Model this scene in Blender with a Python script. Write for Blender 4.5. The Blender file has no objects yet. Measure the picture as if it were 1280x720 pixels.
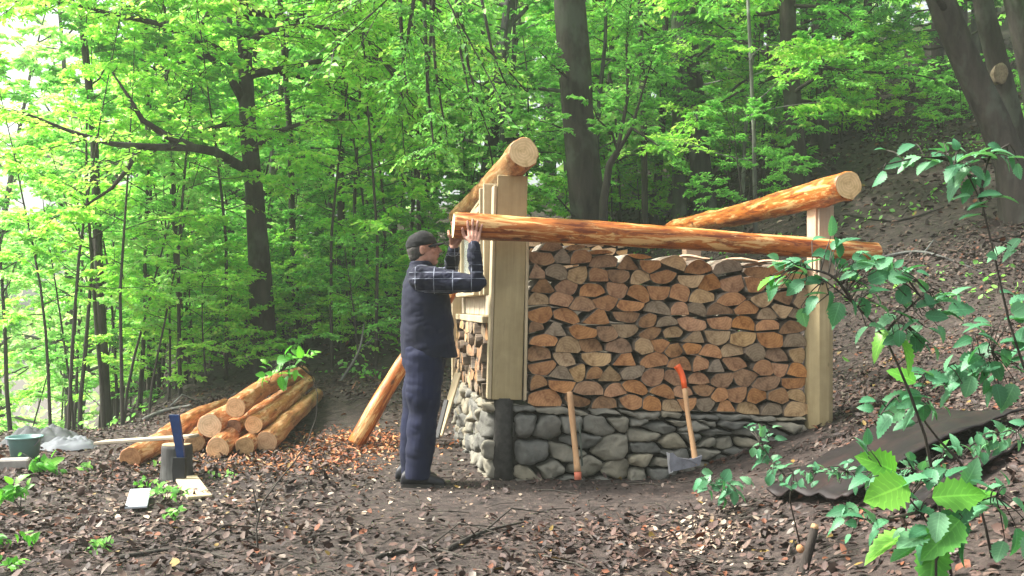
import bpy, math, random
import numpy as np
from mathutils import Vector, Matrix, noise

# ---------------------------------------------------------------- camera, sky, sun, exposure
F, CX, HY, CH = 1200.0, 640.0, 383.0, 1.22
scn = bpy.context.scene
C = scn.collection
cam_d = bpy.data.cameras.new("camera"); cam = bpy.data.objects.new("camera", cam_d); C.objects.link(cam)
cam.location = (0, 0, CH); cam.rotation_euler = (math.radians(90), 0, 0)
cam_d.sensor_width = 36; cam_d.lens = 36 * F / 1280; cam_d.shift_y = (HY - 360) / 1280
cam_d.clip_start = .05; cam_d.clip_end = 2000
scn.camera = cam
SUN_EL, SUN_AZ = math.radians(50), math.radians(-84)      # azimuth from +Y towards +X
world = bpy.data.worlds.new("World"); scn.world = world; world.use_nodes = True
wn = world.node_tree; bg = wn.nodes["Background"]
sky = wn.nodes.new("ShaderNodeTexSky"); sky.sky_type = 'NISHITA'; sky.sun_disc = False
sky.sun_elevation = SUN_EL; sky.sun_rotation = SUN_AZ; sky.air_density = 1.0; sky.dust_density = 6.0; sky.ozone_density = .6
hs = wn.nodes.new("ShaderNodeHueSaturation"); hs.inputs["Saturation"].default_value = .35
wn.links.new(sky.outputs[0], hs.inputs["Color"]); wn.links.new(hs.outputs[0], bg.inputs[0]); bg.inputs[1].default_value = .15
sl = bpy.data.lights.new("sun", 'SUN'); sun = bpy.data.objects.new("sun", sl); C.objects.link(sun)
sl.energy = 4.4; sl.angle = math.radians(9); sl.color = (1, .95, .86)
sd = Vector((math.sin(SUN_AZ) * math.cos(SUN_EL), math.cos(SUN_AZ) * math.cos(SUN_EL), math.sin(SUN_EL)))
sun.rotation_euler = sd.to_track_quat('Z', 'Y').to_euler()
vs = scn.view_settings; vs.view_transform = 'Standard'; vs.look = 'None'; vs.exposure = 1.4; vs.gamma = 1; vs.use_curve_mapping = False
scn.cycles.max_bounces = 8; scn.cycles.diffuse_bounces = 4; scn.cycles.transmission_bounces = 5; scn.cycles.transparent_max_bounces = 6
scn.cycles.use_denoising = True

rnd = random.Random(7); rng = np.random.default_rng(7)
PI = math.pi
HAZE = .0027
# ---------------------------------------------------------------- helpers
def P(px, py, d): return Vector(((px - CX) * d / F, d, CH - (py - HY) * d / F))
def sstep(a, b, x):
    t = min(1, max(0, (x - a) / (b - a))); return t * t * (3 - 2 * t)
SL = [(-7, -.42), (-5, -.3), (-4.3, -.13), (-3.4, .05), (-2.4, .1), (-1.5, .14), (1, .19), (3, .27), (6, .30), (9, .3)]
def ground(x, y):
    z = .3 * max(0, x - 1) if x > 1.15 else .3 * .15 * max(0, (x - .85) / .3) ** 2 * .5 * 2 * .5
    if x > 1.15: z -= 0.0225
    if x > 6: z -= .12 * (x - 6)
    if z > 6: z = 6 + (z - 6) * .3
    if y > 9:
        xx = x * 10 / max(y, 10.)
        xx = min(8.9, max(-6.9, xx)); s = .1
        for (a, sa), (b, sb) in zip(SL, SL[1:]):
            if a <= xx <= b: s = sa + (sb - sa) * (xx - a) / (b - a)
        t = y - 9
        t = t if t < 45 else 45 + (t - 45) * .15
        z += s * t * min(1, (y - 9) / 1.5)
    z += .035 * noise.noise(Vector((x * .8, y * .8, 3))) + .012 * noise.noise(Vector((x * 3, y * 3, 9)))
    if y > 12: z += .35 * sstep(12, 25, y) * noise.noise(Vector((x * .15, y * .15, 5)))
    return z
def G(px, py, lift=0.0):
    d = 2.5
    while d < 60:
        p = P(px, py, d)
        if p.z <= ground(p.x, p.y): break
        d += .03
    p = P(px, py, d); p.z = ground(p.x, p.y) + lift; return p
def onground(px, d): x = (px - CX) * d / F; return Vector((x, d, ground(x, d)))

class MB:
    def __init__(s): s.v = []; s.f = []; s.m = []
    def add(s, vs, fs, mi=0):
        o = len(s.v); s.v += [tuple(p) for p in vs]; s.f += [tuple(i + o for i in f) for f in fs]; s.m += [mi] * len(fs); return s
    def box(s, c, size, M=None, mi=0, bev=0.0):
        hx, hy, hz = size[0] / 2, size[1] / 2, size[2] / 2; c = Vector(c)
        b = min(bev, hx * .45, hy * .45, hz * .45)
        vs = []; 
        if b <= 0:
            vs = [Vector((x, y, z)) for x in (-hx, hx) for y in (-hy, hy) for z in (-hz, hz)]
            fs = [(0, 1, 3, 2), (4, 6, 7, 5), (0, 4, 5, 1), (2, 3, 7, 6), (0, 2, 6, 4), (1, 5, 7, 3)]
        else:
            rings = []
            def ring(ax, ay, z): return [Vector(p + (z,)) for p in ((-ax, -ay + b), (-ax + b, -ay), (ax - b, -ay), (ax, -ay + b), (ax, ay - b), (ax - b, ay), (-ax + b, ay), (-ax, ay - b))]
            for z, i in ((-hz, b), (-hz + b, 0), (hz - b, 0), (hz, b)): rings.append(ring(hx - i, hy - i, z))
            for r in rings: vs += r
            fs = [tuple(range(7, -1, -1)), tuple(range(24, 32))]
            for k in range(3):
                for i in range(8): j = (i + 1) % 8; fs.append((k * 8 + i, k * 8 + j, k * 8 + 8 + j, k * 8 + 8 + i))
        vs = [(M @ (v + c)) if M is not None else v + c for v in vs]
        return s.add(vs, fs, mi)
    def tube(s, pts, rad, n=8, mi=0, caps=True, jit=0.0, ell=1.0):
        pts = [Vector(p) for p in pts]
        if not hasattr(rad, '__len__'): rad = [rad] * len(pts)
        rings = []; up = None
        for i, p in enumerate(pts):
            t = (pts[min(i + 1, len(pts) - 1)] - pts[max(i - 1, 0)]).normalized()
            if up is None: up = Vector((0, 0, 1)) if abs(t.z) < .9 else Vector((0, 1, 0))
            a = t.cross(up).normalized(); b = a.cross(t).normalized(); up = b
            rings.append([p + a * math.cos(2 * PI * k / n) * rad[i] * (1 + rnd.uniform(-jit, jit)) + b * math.sin(2 * PI * k / n) * rad[i] * ell * (1 + rnd.uniform(-jit, jit)) for k in range(n)])
        vs = [v for r in rings for v in r]; fs = []
        for i in range(len(rings) - 1):
            for k in range(n): l = (k + 1) % n; fs.append((i * n + k, i * n + l, i * n + n + l, i * n + n + k))
        if caps: fs += [tuple(range(n - 1, -1, -1)), tuple(range((len(rings) - 1) * n, len(rings) * n))]
        return s.add(vs, fs, mi)
    def build(s, name, mats, parent=None, smooth=False, loc=None, rotm=None):
        me = bpy.data.meshes.new(name); me.from_pydata(s.v, [], s.f); mats = mats if isinstance(mats, (list, tuple)) else [mats]
        for m in mats: me.materials.append(m)
        me.polygons.foreach_set('material_index', s.m)
        if smooth: me.polygons.foreach_set('use_smooth', [True] * len(s.f))
        me.update()
        return link(name, me, parent, loc, rotm)
def link(name, me, parent=None, loc=None, rotm=None):
    o = bpy.data.objects.new(name, me); C.objects.link(o)
    if parent: o.parent = parent
    if rotm is not None: o.matrix_basis = rotm
    if loc is not None: o.location = loc
    return o
def tag(o, label=None, cat=None, group=None, kind=None):
    if label: o['label'] = label
    if cat: o['category'] = cat
    if group: o['group'] = group
    if kind: o['kind'] = kind
    return o
def empty(name, loc=(0, 0, 0), rz=0):
    o = bpy.data.objects.new(name, None); C.objects.link(o); o.location = loc; o.rotation_euler = (0, 0, rz); o.empty_display_size = .1; return o
def np_mesh(name, V, Fc, mats, smooth=False, mi=None):
    """V (n,3), Fc (m,k) equal-sided faces"""
    me = bpy.data.meshes.new(name); n, k = Fc.shape
    me.vertices.add(len(V)); me.vertices.foreach_set('co', np.ascontiguousarray(V, dtype=np.float32).ravel())
    me.loops.add(n * k); me.loops.foreach_set('vertex_index', Fc.astype(np.int32).ravel())
    me.polygons.add(n); me.polygons.foreach_set('loop_start', np.arange(0, n * k, k, dtype=np.int32))
    if mi is not None: me.polygons.foreach_set('material_index', mi.astype(np.int32))
    if smooth: me.polygons.foreach_set('use_smooth', [True] * n)
    for m in (mats if isinstance(mats, (list, tuple)) else [mats]): me.materials.append(m)
    me.update(calc_edges=True); return me

# ---------------------------------------------------------------- materials
class NT:
    def __init__(s, name):
        s.m = bpy.data.materials.new(name); s.m.use_nodes = True; s.t = s.m.node_tree; s.p = s.t.nodes["Principled BSDF"]; s.out = s.t.nodes["Material Output"]
        s.p.inputs["Specular IOR Level"].default_value = .35
    def n(s, typ, **kw):
        nd = s.t.nodes.new("ShaderNode" + typ)
        for k, v in kw.items():
            if k in nd.inputs: nd.inputs[k].default_value = v
            else: setattr(nd, k, v)
        return nd
    def l(s, a, b): s.t.links.new(a, b)
    def coord(s, scale=(1, 1, 1), kind='Object', warp=0):
        tc = s.n('TexCoord'); mp = s.n('Mapping'); s.l(tc.outputs[kind], mp.inputs[0]); mp.inputs['Scale'].default_value = scale; return mp.outputs[0]
    def noise(s, co, scale=5, detail=4, rough=.55, dist=0):
        nd = s.n('TexNoise'); nd.inputs['Scale'].default_value = scale; nd.inputs['Detail'].default_value = detail; nd.inputs['Roughness'].default_value = rough; nd.inputs['Distortion'].default_value = dist
        s.l(co, nd.inputs['Vector']); return nd.outputs[0]
    def ramp(s, fac, stops, interp='LINEAR'):
        r = s.n('ValToRGB'); s.l(fac, r.inputs[0]); e = r.color_ramp.elements; r.color_ramp.interpolation = interp
        while len(e) < len(stops): e.new(.5)
        for el, (p, c) in zip(e, stops): el.position = p; el.color = (*c, 1)
        return r.outputs[0]
    def mix(s, fac, a, b, typ='MIX'):
        m = s.n('MixRGB', blend_type=typ)
        for i, v in ((0, fac), (1, a), (2, b)):
            if hasattr(v, 'is_output'): s.l(v, m.inputs[i])
            else: m.inputs[i].default_value = v if i == 0 else (*v, 1)
        return m.outputs[0]
    def bump(s, h, st=.4, dist=.01):
        b = s.n('Bump'); b.inputs['Strength'].default_value = st; b.inputs['Distance'].default_value = dist; s.l(h, b.inputs['Height']); s.l(b.outputs[0], s.p.inputs['Normal']); return b
    def color(s, c, rough=.7):
        if hasattr(c, 'is_output'): s.l(c, s.p.inputs['Base Color'])
        else: s.p.inputs['Base Color'].default_value = (*c, 1)
        s.p.inputs['Roughness'].default_value = rough; return s
    def orand(s): return s.n('ObjectInfo').outputs['Random']

def plain(name, c, rough=.7, var=.25, sc=12, metal=0, bump=.2):
    t = NT(name); co = t.coord(); nz = t.noise(co, sc, 5)
    lo = tuple(x * (1 - var) for x in c); hi = tuple(min(1, x * (1 + var)) for x in c)
    t.color(t.ramp(nz, [(.3, lo), (.7, hi)]), rough); t.p.inputs['Metallic'].default_value = metal
    if bump: t.bump(t.noise(co, sc * 4, 4), bump, .004)
    return t.m
LB = 2.2
def leaf_mat(name, stops, trans=.5, rough=.45, tboost=(1.2, 1.42, .95), veins=False):
    stops = [(p_, tuple(min(.75, x * LB) for x in c_)) for p_, c_ in stops]; t = NT(name); g = t.n('NewGeometry')
    co = t.coord((1, 1, 1)); nz = t.noise(co, .9, 2)
    mx = t.n('Math', operation='MULTIPLY_ADD'); t.l(g.outputs['Random Per Island'], mx.inputs[0]); mx.inputs[1].default_value = .55
    mm = t.n('Math', operation='MULTIPLY'); t.l(nz, mm.inputs[0]); mm.inputs[1].default_value = .5; t.l(mm.outputs[0], mx.inputs[2])
    col = t.ramp(mx.outputs[0], stops)
    if veins:
        aa = t.n('Attribute', attribute_name='across').outputs['Fac']; al = t.n('Attribute', attribute_name='along').outputs['Fac']
        q = t.n('Math', operation='MULTIPLY_ADD'); t.l(aa, q.inputs[0]); q.inputs[1].default_value = -.22; t.l(al, q.inputs[2])
        q2 = t.n('Math', operation='MULTIPLY'); t.l(q.outputs[0], q2.inputs[0]); q2.inputs[1].default_value = 8; q3 = t.n('Math', operation='FRACT'); t.l(q2.outputs[0], q3.inputs[0])
        v1 = t.ramp(aa, [(.03, (1, 1, 1)), (.09, (0, 0, 0))]); v2 = t.ramp(q3.outputs[0], [(.06, (.6, .6, .6)), (.2, (0, 0, 0))])
        vm = t.mix(1, v1, v2, 'ADD'); col = t.mix(vm, col, t.mix(1, col, (1.6, 1.45, 1.5), 'MULTIPLY'))
        sp = t.ramp(t.noise(t.coord(), 25, 4, .7), [(.68, (0, 0, 0)), (.72, (.7, .7, .7))]); col = t.mix(sp, col, (.16, .12, .05))
        t.bump(vm, -.5, .002)
    t.color(col, rough); t.p.inputs['Specular IOR Level'].default_value = .4
    tr = t.n('BsdfTranslucent'); t.l(t.mix(1, col, tuple(1.0 for _ in range(3)), 'MULTIPLY') if tboost is None else t.mix(1.0, col, tboost, 'MULTIPLY'), tr.inputs[0])
    ms = t.n('MixShader'); ms.inputs[0].default_value = trans; t.l(t.p.outputs[0], ms.inputs[1]); t.l(tr.outputs[0], ms.inputs[2]); t.l(ms.outputs[0], t.out.inputs[0])
    return t.m
def bark_mat(name, a, b, lich=None, sc=9):
    t = NT(name); co = t.coord((1, 1, .22)); n1 = t.noise(co, sc, 6, .65, .4); n2 = t.noise(t.coord((1, 1, .6)), 2.2, 4, .6)
    c = t.ramp(n1, [(.32, a), (.68, b)])
    if lich: c = t.mix(t.ramp(n2, [(.52, (0, 0, 0)), (.62, (1, 1, 1))]), c, lich)
    t.color(c, .9); t.bump(n1, .8, .03); return t.m
M = {}
M['bark_dark'] = bark_mat('bark_dark', (.018, .014, .012), (.06, .05, .042), (.07, .075, .06))
M['bark_grey'] = bark_mat('bark_grey', (.03, .03, .03), (.08, .078, .074), (.14, .145, .135), 6)
M['bark_sap'] = bark_mat('bark_sapling', (.025, .022, .018), (.07, .062, .05))
M['bark_pale'] = bark_mat('bark_pale', (.09, .09, .08), (.2, .2, .18), (.3, .31, .28), 5)
M['leaf_yellow'] = leaf_mat('leaf_yellow_green', [(.15, (.12, .25, .045)), (.5, (.19, .355, .06)), (.85, (.3, .46, .1))], .55)
M['leaf_mid'] = leaf_mat('leaf_mid_green', [(.15, (.06, .15, .04)), (.5, (.105, .24, .06)), (.85, (.185, .35, .08))], .5)
M['leaf_dark'] = leaf_mat('leaf_dark_green', [(.15, (.04, .13, .045)), (.5, (.075, .2, .06)), (.85, (.13, .29, .075))], .42)
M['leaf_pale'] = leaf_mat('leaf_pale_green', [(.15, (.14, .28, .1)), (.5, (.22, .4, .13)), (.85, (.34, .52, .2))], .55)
M['leaf_near'] = leaf_mat('leaf_blue_green', [(.15, (.014, .06, .026)), (.5, (.032, .105, .052)), (.85, (.07, .155, .08))], .3, .5, (1.1, 1.4, .6), True)
M['leaf_bright'] = leaf_mat('leaf_bright_green', [(.2, (.03, .12, .02)), (.5, (.055, .17, .022)), (.8, (.09, .22, .03))], .42, .42, (1.25, 1.5, .7), True)

def end_mat(name, ca, cb):      # cut wood end: faint rings round the pith, radial cracks, saw blur, weathering
    t = NT(name); tc = t.n('TexCoord'); oi = t.n('ObjectInfo')
    sep = t.n('SeparateXYZ'); t.l(tc.outputs['Object'], sep.inputs[0])
    cmb = t.n('CombineXYZ'); t.l(sep.outputs[0], cmb.inputs[0]); t.l(sep.outputs[1], cmb.inputs[1]); co = cmb.outputs[0]
    ln = t.n('VectorMath', operation='LENGTH'); t.l(co, ln.inputs[0])
    nz = t.noise(tc.outputs['Object'], 14, 4); big = t.noise(tc.outputs['Object'], 17, 5, .65)
    ma = t.n('Math', operation='MULTIPLY_ADD'); t.l(ln.outputs['Value'], ma.inputs[0]); ma.inputs[1].default_value = 330; 
    mb_ = t.n('Math', operation='MULTIPLY'); t.l(nz, mb_.inputs[0]); mb_.inputs[1].default_value = 9; t.l(mb_.outputs[0], ma.inputs[2])
    sn = t.n('Math', operation='SINE'); t.l(ma.outputs[0], sn.inputs[0])
    rings = t.ramp(sn.outputs[0], [(0, (.86, .83, .8)), (1, (1, 1, 1))])
    base = t.ramp(big, [(.3, ca), (.7, cb)])
    c = t.mix(1.0, base, rings, 'MULTIPLY')
    hsv = t.n('HueSaturation'); t.l(c, hsv.inputs['Color'])
    mr = t.n('MapRange'); t.l(oi.outputs['Random'], mr.inputs[0]); mr.inputs[3].default_value = .98; mr.inputs[4].default_value = 1.5; t.l(mr.outputs[0], hsv.inputs['Value'])
    mr2 = t.n('MapRange'); t.l(t.n('Math', operation='FRACT').outputs[0], mr2.inputs[0])
    fr = mr2.inputs[0].links[0].from_node; mlt = t.n('Math', operation='MULTIPLY'); t.l(oi.outputs['Random'], mlt.inputs[0]); mlt.inputs[1].default_value = 17.3; t.l(mlt.outputs[0], fr.inputs[0])
    mr2.inputs[3].default_value = .82; mr2.inputs[4].default_value = 1.04; t.l(mr2.outputs[0], hsv.inputs['Saturation'])
    dark = t.ramp(t.noise(tc.outputs['Object'], 16, 5, .6), [(.3, (.6, .52, .46)), (.46, (1, 1, 1))])
    t.color(t.mix(.8, hsv.outputs[0], dark, 'MULTIPLY'), .8)
    t.bump(t.noise(tc.outputs['Object'], 60, 5), .35, .004); return t.m
M['end_amber'] = end_mat('end_amber', (.24, .1, .035), (.46, .23, .085))
M['end_brown'] = end_mat('end_brown', (.15, .078, .036), (.33, .185, .085))
M['end_tan'] = end_mat('end_tan', (.24, .15, .07), (.44, .3, .15))
M['end_grey'] = end_mat('end_grey', (.14, .105, .07), (.27, .21, .14))
M['end_dark'] = end_mat('end_dark', (.06, .042, .03), (.11, .08, .055))
M['end_fresh'] = end_mat('end_fresh', (.5, .27, .11), (.66, .42, .2))
M['end_yellow'] = end_mat('end_yellow', (.5, .35, .16), (.66, .48, .26))
M['wood_side'] = bark_mat('firewood_side', (.05, .036, .026), (.2, .155, .115), (.3, .27, .22), 14)  # lowered tone paints some of the shade in the gaps between logs

def peeled(name, hi, mid, lo):
    t = NT(name); co = t.coord((1, 1, .1)); n1 = t.noise(co, 21, 7, .68, .9); n2 = t.noise(t.coord((1, 1, .3)), 13, 6, .75)
    c = t.ramp(n1, [(.4, lo), (.46, mid), (.53, mid), (.58, hi)])
    c = t.mix(t.ramp(n2, [(.54, (0, 0, 0)), (.62, (.85, .85, .85))]), c, lo); c = t.mix(t.ramp(n2, [(.36, (.8, .8, .8)), (.42, (0, 0, 0))]), c, hi)
    tc = t.n('TexCoord'); vo = t.n('TexVoronoi'); mp = t.n('Mapping'); mp.inputs['Scale'].default_value = (1, 1, .45); t.l(tc.outputs['Object'], mp.inputs[0]); t.l(mp.outputs[0], vo.inputs['Vector']); vo.inputs['Scale'].default_value = 8
    c = t.mix(t.ramp(vo.outputs['Distance'], [(.08, (1, 1, 1)), (.15, (0, 0, 0))]), c, (.12, .045, .02))
    t.color(c, .38); t.bump(n1, .5, .012); return t.m
M['peel_orange'] = peeled('peeled_orange', (.68, .42, .17), (.44, .135, .026), (.17, .036, .009))
M['peel_tan'] = peeled('peeled_tan', (.5, .32, .17), (.36, .17, .07), (.15, .055, .022))
M['peel_pile'] = peeled('peeled_pile', (.62, .4, .23), (.42, .165, .06), (.18, .05, .016))

def sawn(name, a, b, sc=1.0):
    t = NT(name); co = t.coord((1, 1, .06)); n1 = t.noise(co, 26 * sc, 5, .6, .3); n2 = t.noise(t.coord(), 3, 3)
    c = t.mix(.5, t.ramp(n1, [(.35, a), (.65, b)]), t.ramp(n2, [(.35, a), (.65, b)]))
    c = t.mix(t.ramp(t.noise(t.coord((1, 1, .3)), 5, 5, .7), [(.62, (0, 0, 0)), (.75, (.7, .7, .7))]), c, tuple(x * .5 for x in a))
    vo = t.n('TexVoronoi'); t.l(t.coord((1, 1, .55)), vo.inputs['Vector']); vo.inputs['Scale'].default_value = 5.5; vo.inputs['Randomness'].default_value = 1
    c = t.mix(t.ramp(vo.outputs['Distance'], [(.05, (.9, .9, .9)), (.1, (0, 0, 0))]), c, tuple(x * .35 for x in a))
    ck = t.noise(t.coord((1, 1, .02)), 60, 3, .6); c = t.mix(t.ramp(ck, [(.68, (0, 0, 0)), (.72, (.6, .6, .6))]), c, tuple(x * .4 for x in a)); c = t.mix(.5, c, t.ramp(t.noise(t.coord(), 2.2, 5, .7), [(.35, (.62, .6, .58)), (.6, (1.08, 1.08, 1.08))]), 'MULTIPLY')
    t.color(c, .8); t.bump(n1, .3, .004); return t.m
M['sawn'] = sawn('sawn_board', (.3, .235, .12), (.44, .36, .2))
M['sawn_pale'] = sawn('sawn_pale', (.42, .34, .21), (.56, .47, .31))
M['sawn_grey'] = sawn('sawn_grey', (.3, .25, .19), (.43, .37, .28))
M['sawn_pink'] = sawn('sawn_pink', (.5, .33, .22), (.62, .44, .3))
M['handle'] = sawn('tool_handle', (.42, .24, .12), (.56, .36, .2))
M['char'] = plain('charred_wood', (.04, .037, .033), .85, .5, 20)
def stone_m():
    t = NT('field_stone'); co = t.coord(); oi = t.n('ObjectInfo'); n1 = t.noise(co, 7, 6, .65); n2 = t.noise(co, 30, 5, .7)
    base = t.ramp(oi.outputs['Random'], [(0, (.12, .122, .114)), (.35, (.19, .188, .168)), (.7, (.235, .222, .18)), (1, (.3, .27, .2))])
    c = t.mix(.75, base, t.ramp(n1, [(.3, (.45, .45, .44)), (.7, (1.25, 1.22, 1.15))]), 'MULTIPLY')
    c = t.mix(t.ramp(n2, [(.6, (0, 0, 0)), (.72, (.5, .5, .5))]), c, (.2, .21, .17))
    t.color(c, .85); t.bump(t.mix(.5, n1, n2), .6, .02); return t.m
M['stone'] = stone_m()
M['earth'] = plain('dark_earth', (.03, .025, .02), .95, .4, 15)

def ground_m():
    t = NT('forest_floor'); co = t.coord(); n1 = t.noise(co, .7, 5, .6); n2 = t.noise(co, 9, 8, .7); n3 = t.noise(co, 45, 6, .7)
    c = t.ramp(n2, [(.32, (.022, .017, .015)), (.5, (.05, .04, .036)), (.66, (.085, .07, .062))])
    c = t.mix(t.ramp(n1, [(.42, (0, 0, 0)), (.62, (.55, .55, .55))]), c, (.068, .052, .045))
    vo = t.n('TexVoronoi'); t.l(co, vo.inputs['Vector']); vo.inputs['Scale'].default_value = 26
    c = t.mix(.55, c, t.ramp(vo.outputs['Color'], [(.2, (.45, .4, .38)), (.9, (1.5, 1.35, 1.25))]), 'MULTIPLY')
    t.color(c, .9); t.bump(t.mix(.6, n2, n3), .9, .03); return t.m
M['ground'] = ground_m()
def litter_m(name, stops, rough=.45, dk=1):
    stops = [(p_, tuple(x * dk for x in c_)) for p_, c_ in stops]; t = NT(name); g = t.n('NewGeometry'); c = t.ramp(g.outputs['Random Per Island'], stops, 'CONSTANT')
    c = t.mix(.5, c, t.ramp(t.noise(t.coord(), 60, 3), [(.3, (.6, .6, .6)), (.7, (1.3, 1.3, 1.3))]), 'MULTIPLY')
    c = t.mix(1, c, t.ramp(t.noise(t.coord(), 1.1, 4, .65), [(.34, (.68, .64, .62)), (.5, (1, 1, 1)), (.66, (1.3, 1.2, 1.12))]), 'MULTIPLY')
    t.color(c, rough); t.p.inputs['Specular IOR Level'].default_value = .4; return t.m
M['litter'] = litter_m('dead_leaves', [(0, (.06, .036, .03)), (.2, (.11, .062, .05)), (.38, (.16, .095, .075)), (.55, (.085, .064, .058)), (.7, (.2, .135, .105)), (.86, (.25, .2, .165)), (.92, (.26, .09, .04)), (.975, (.33, .22, .05)), (.985, (.26, .23, .2))], .68, .62)
M['shaving'] = litter_m('bark_shavings', [(0, (.3, .1, .035)), (.3, (.42, .18, .07)), (.6, (.22, .07, .03)), (.85, (.5, .32, .17))], .7)
M['chips'] = litter_m('wood_chips', [(0, (.3, .24, .18)), (.35, (.2, .15, .11)), (.6, (.38, .32, .25)), (.85, (.14, .1, .07))], .8)

# ---------------------------------------------------------------- setting: ground sheet
def axis(a, b, near, step0, grow):
    out = [near]; s = step0
    while out[-1] < b: out.append(out[-1] + s); s = step0 if out[-1] < 12 and out[-1] > -9 else s * grow
    lo = [near]; s = step0
    while lo[-1] > a: lo.append(lo[-1] - s); s = step0 if lo[-1] > -9 else s * grow
    return np.array(lo[:0:-1] + out)
gx = axis(-300, 300, 0, .16, 1.12); gy = axis(-60, 600, 6, .16, 1.10)
V = np.array([(x, y, ground(x, y)) for y in gy for x in gx]); nx = len(gx)
I, J = np.meshgrid(np.arange(len(gy) - 1), np.arange(nx - 1), indexing='ij'); a = (I * nx + J).ravel()
tag(link('ground', np_mesh('ground', V, np.stack([a, a + 1, a + nx + 1, a + nx], 1), M['ground'], True)), 'leaf strewn forest floor with a bare dirt strip and a bank rising right', kind='structure')

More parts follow.
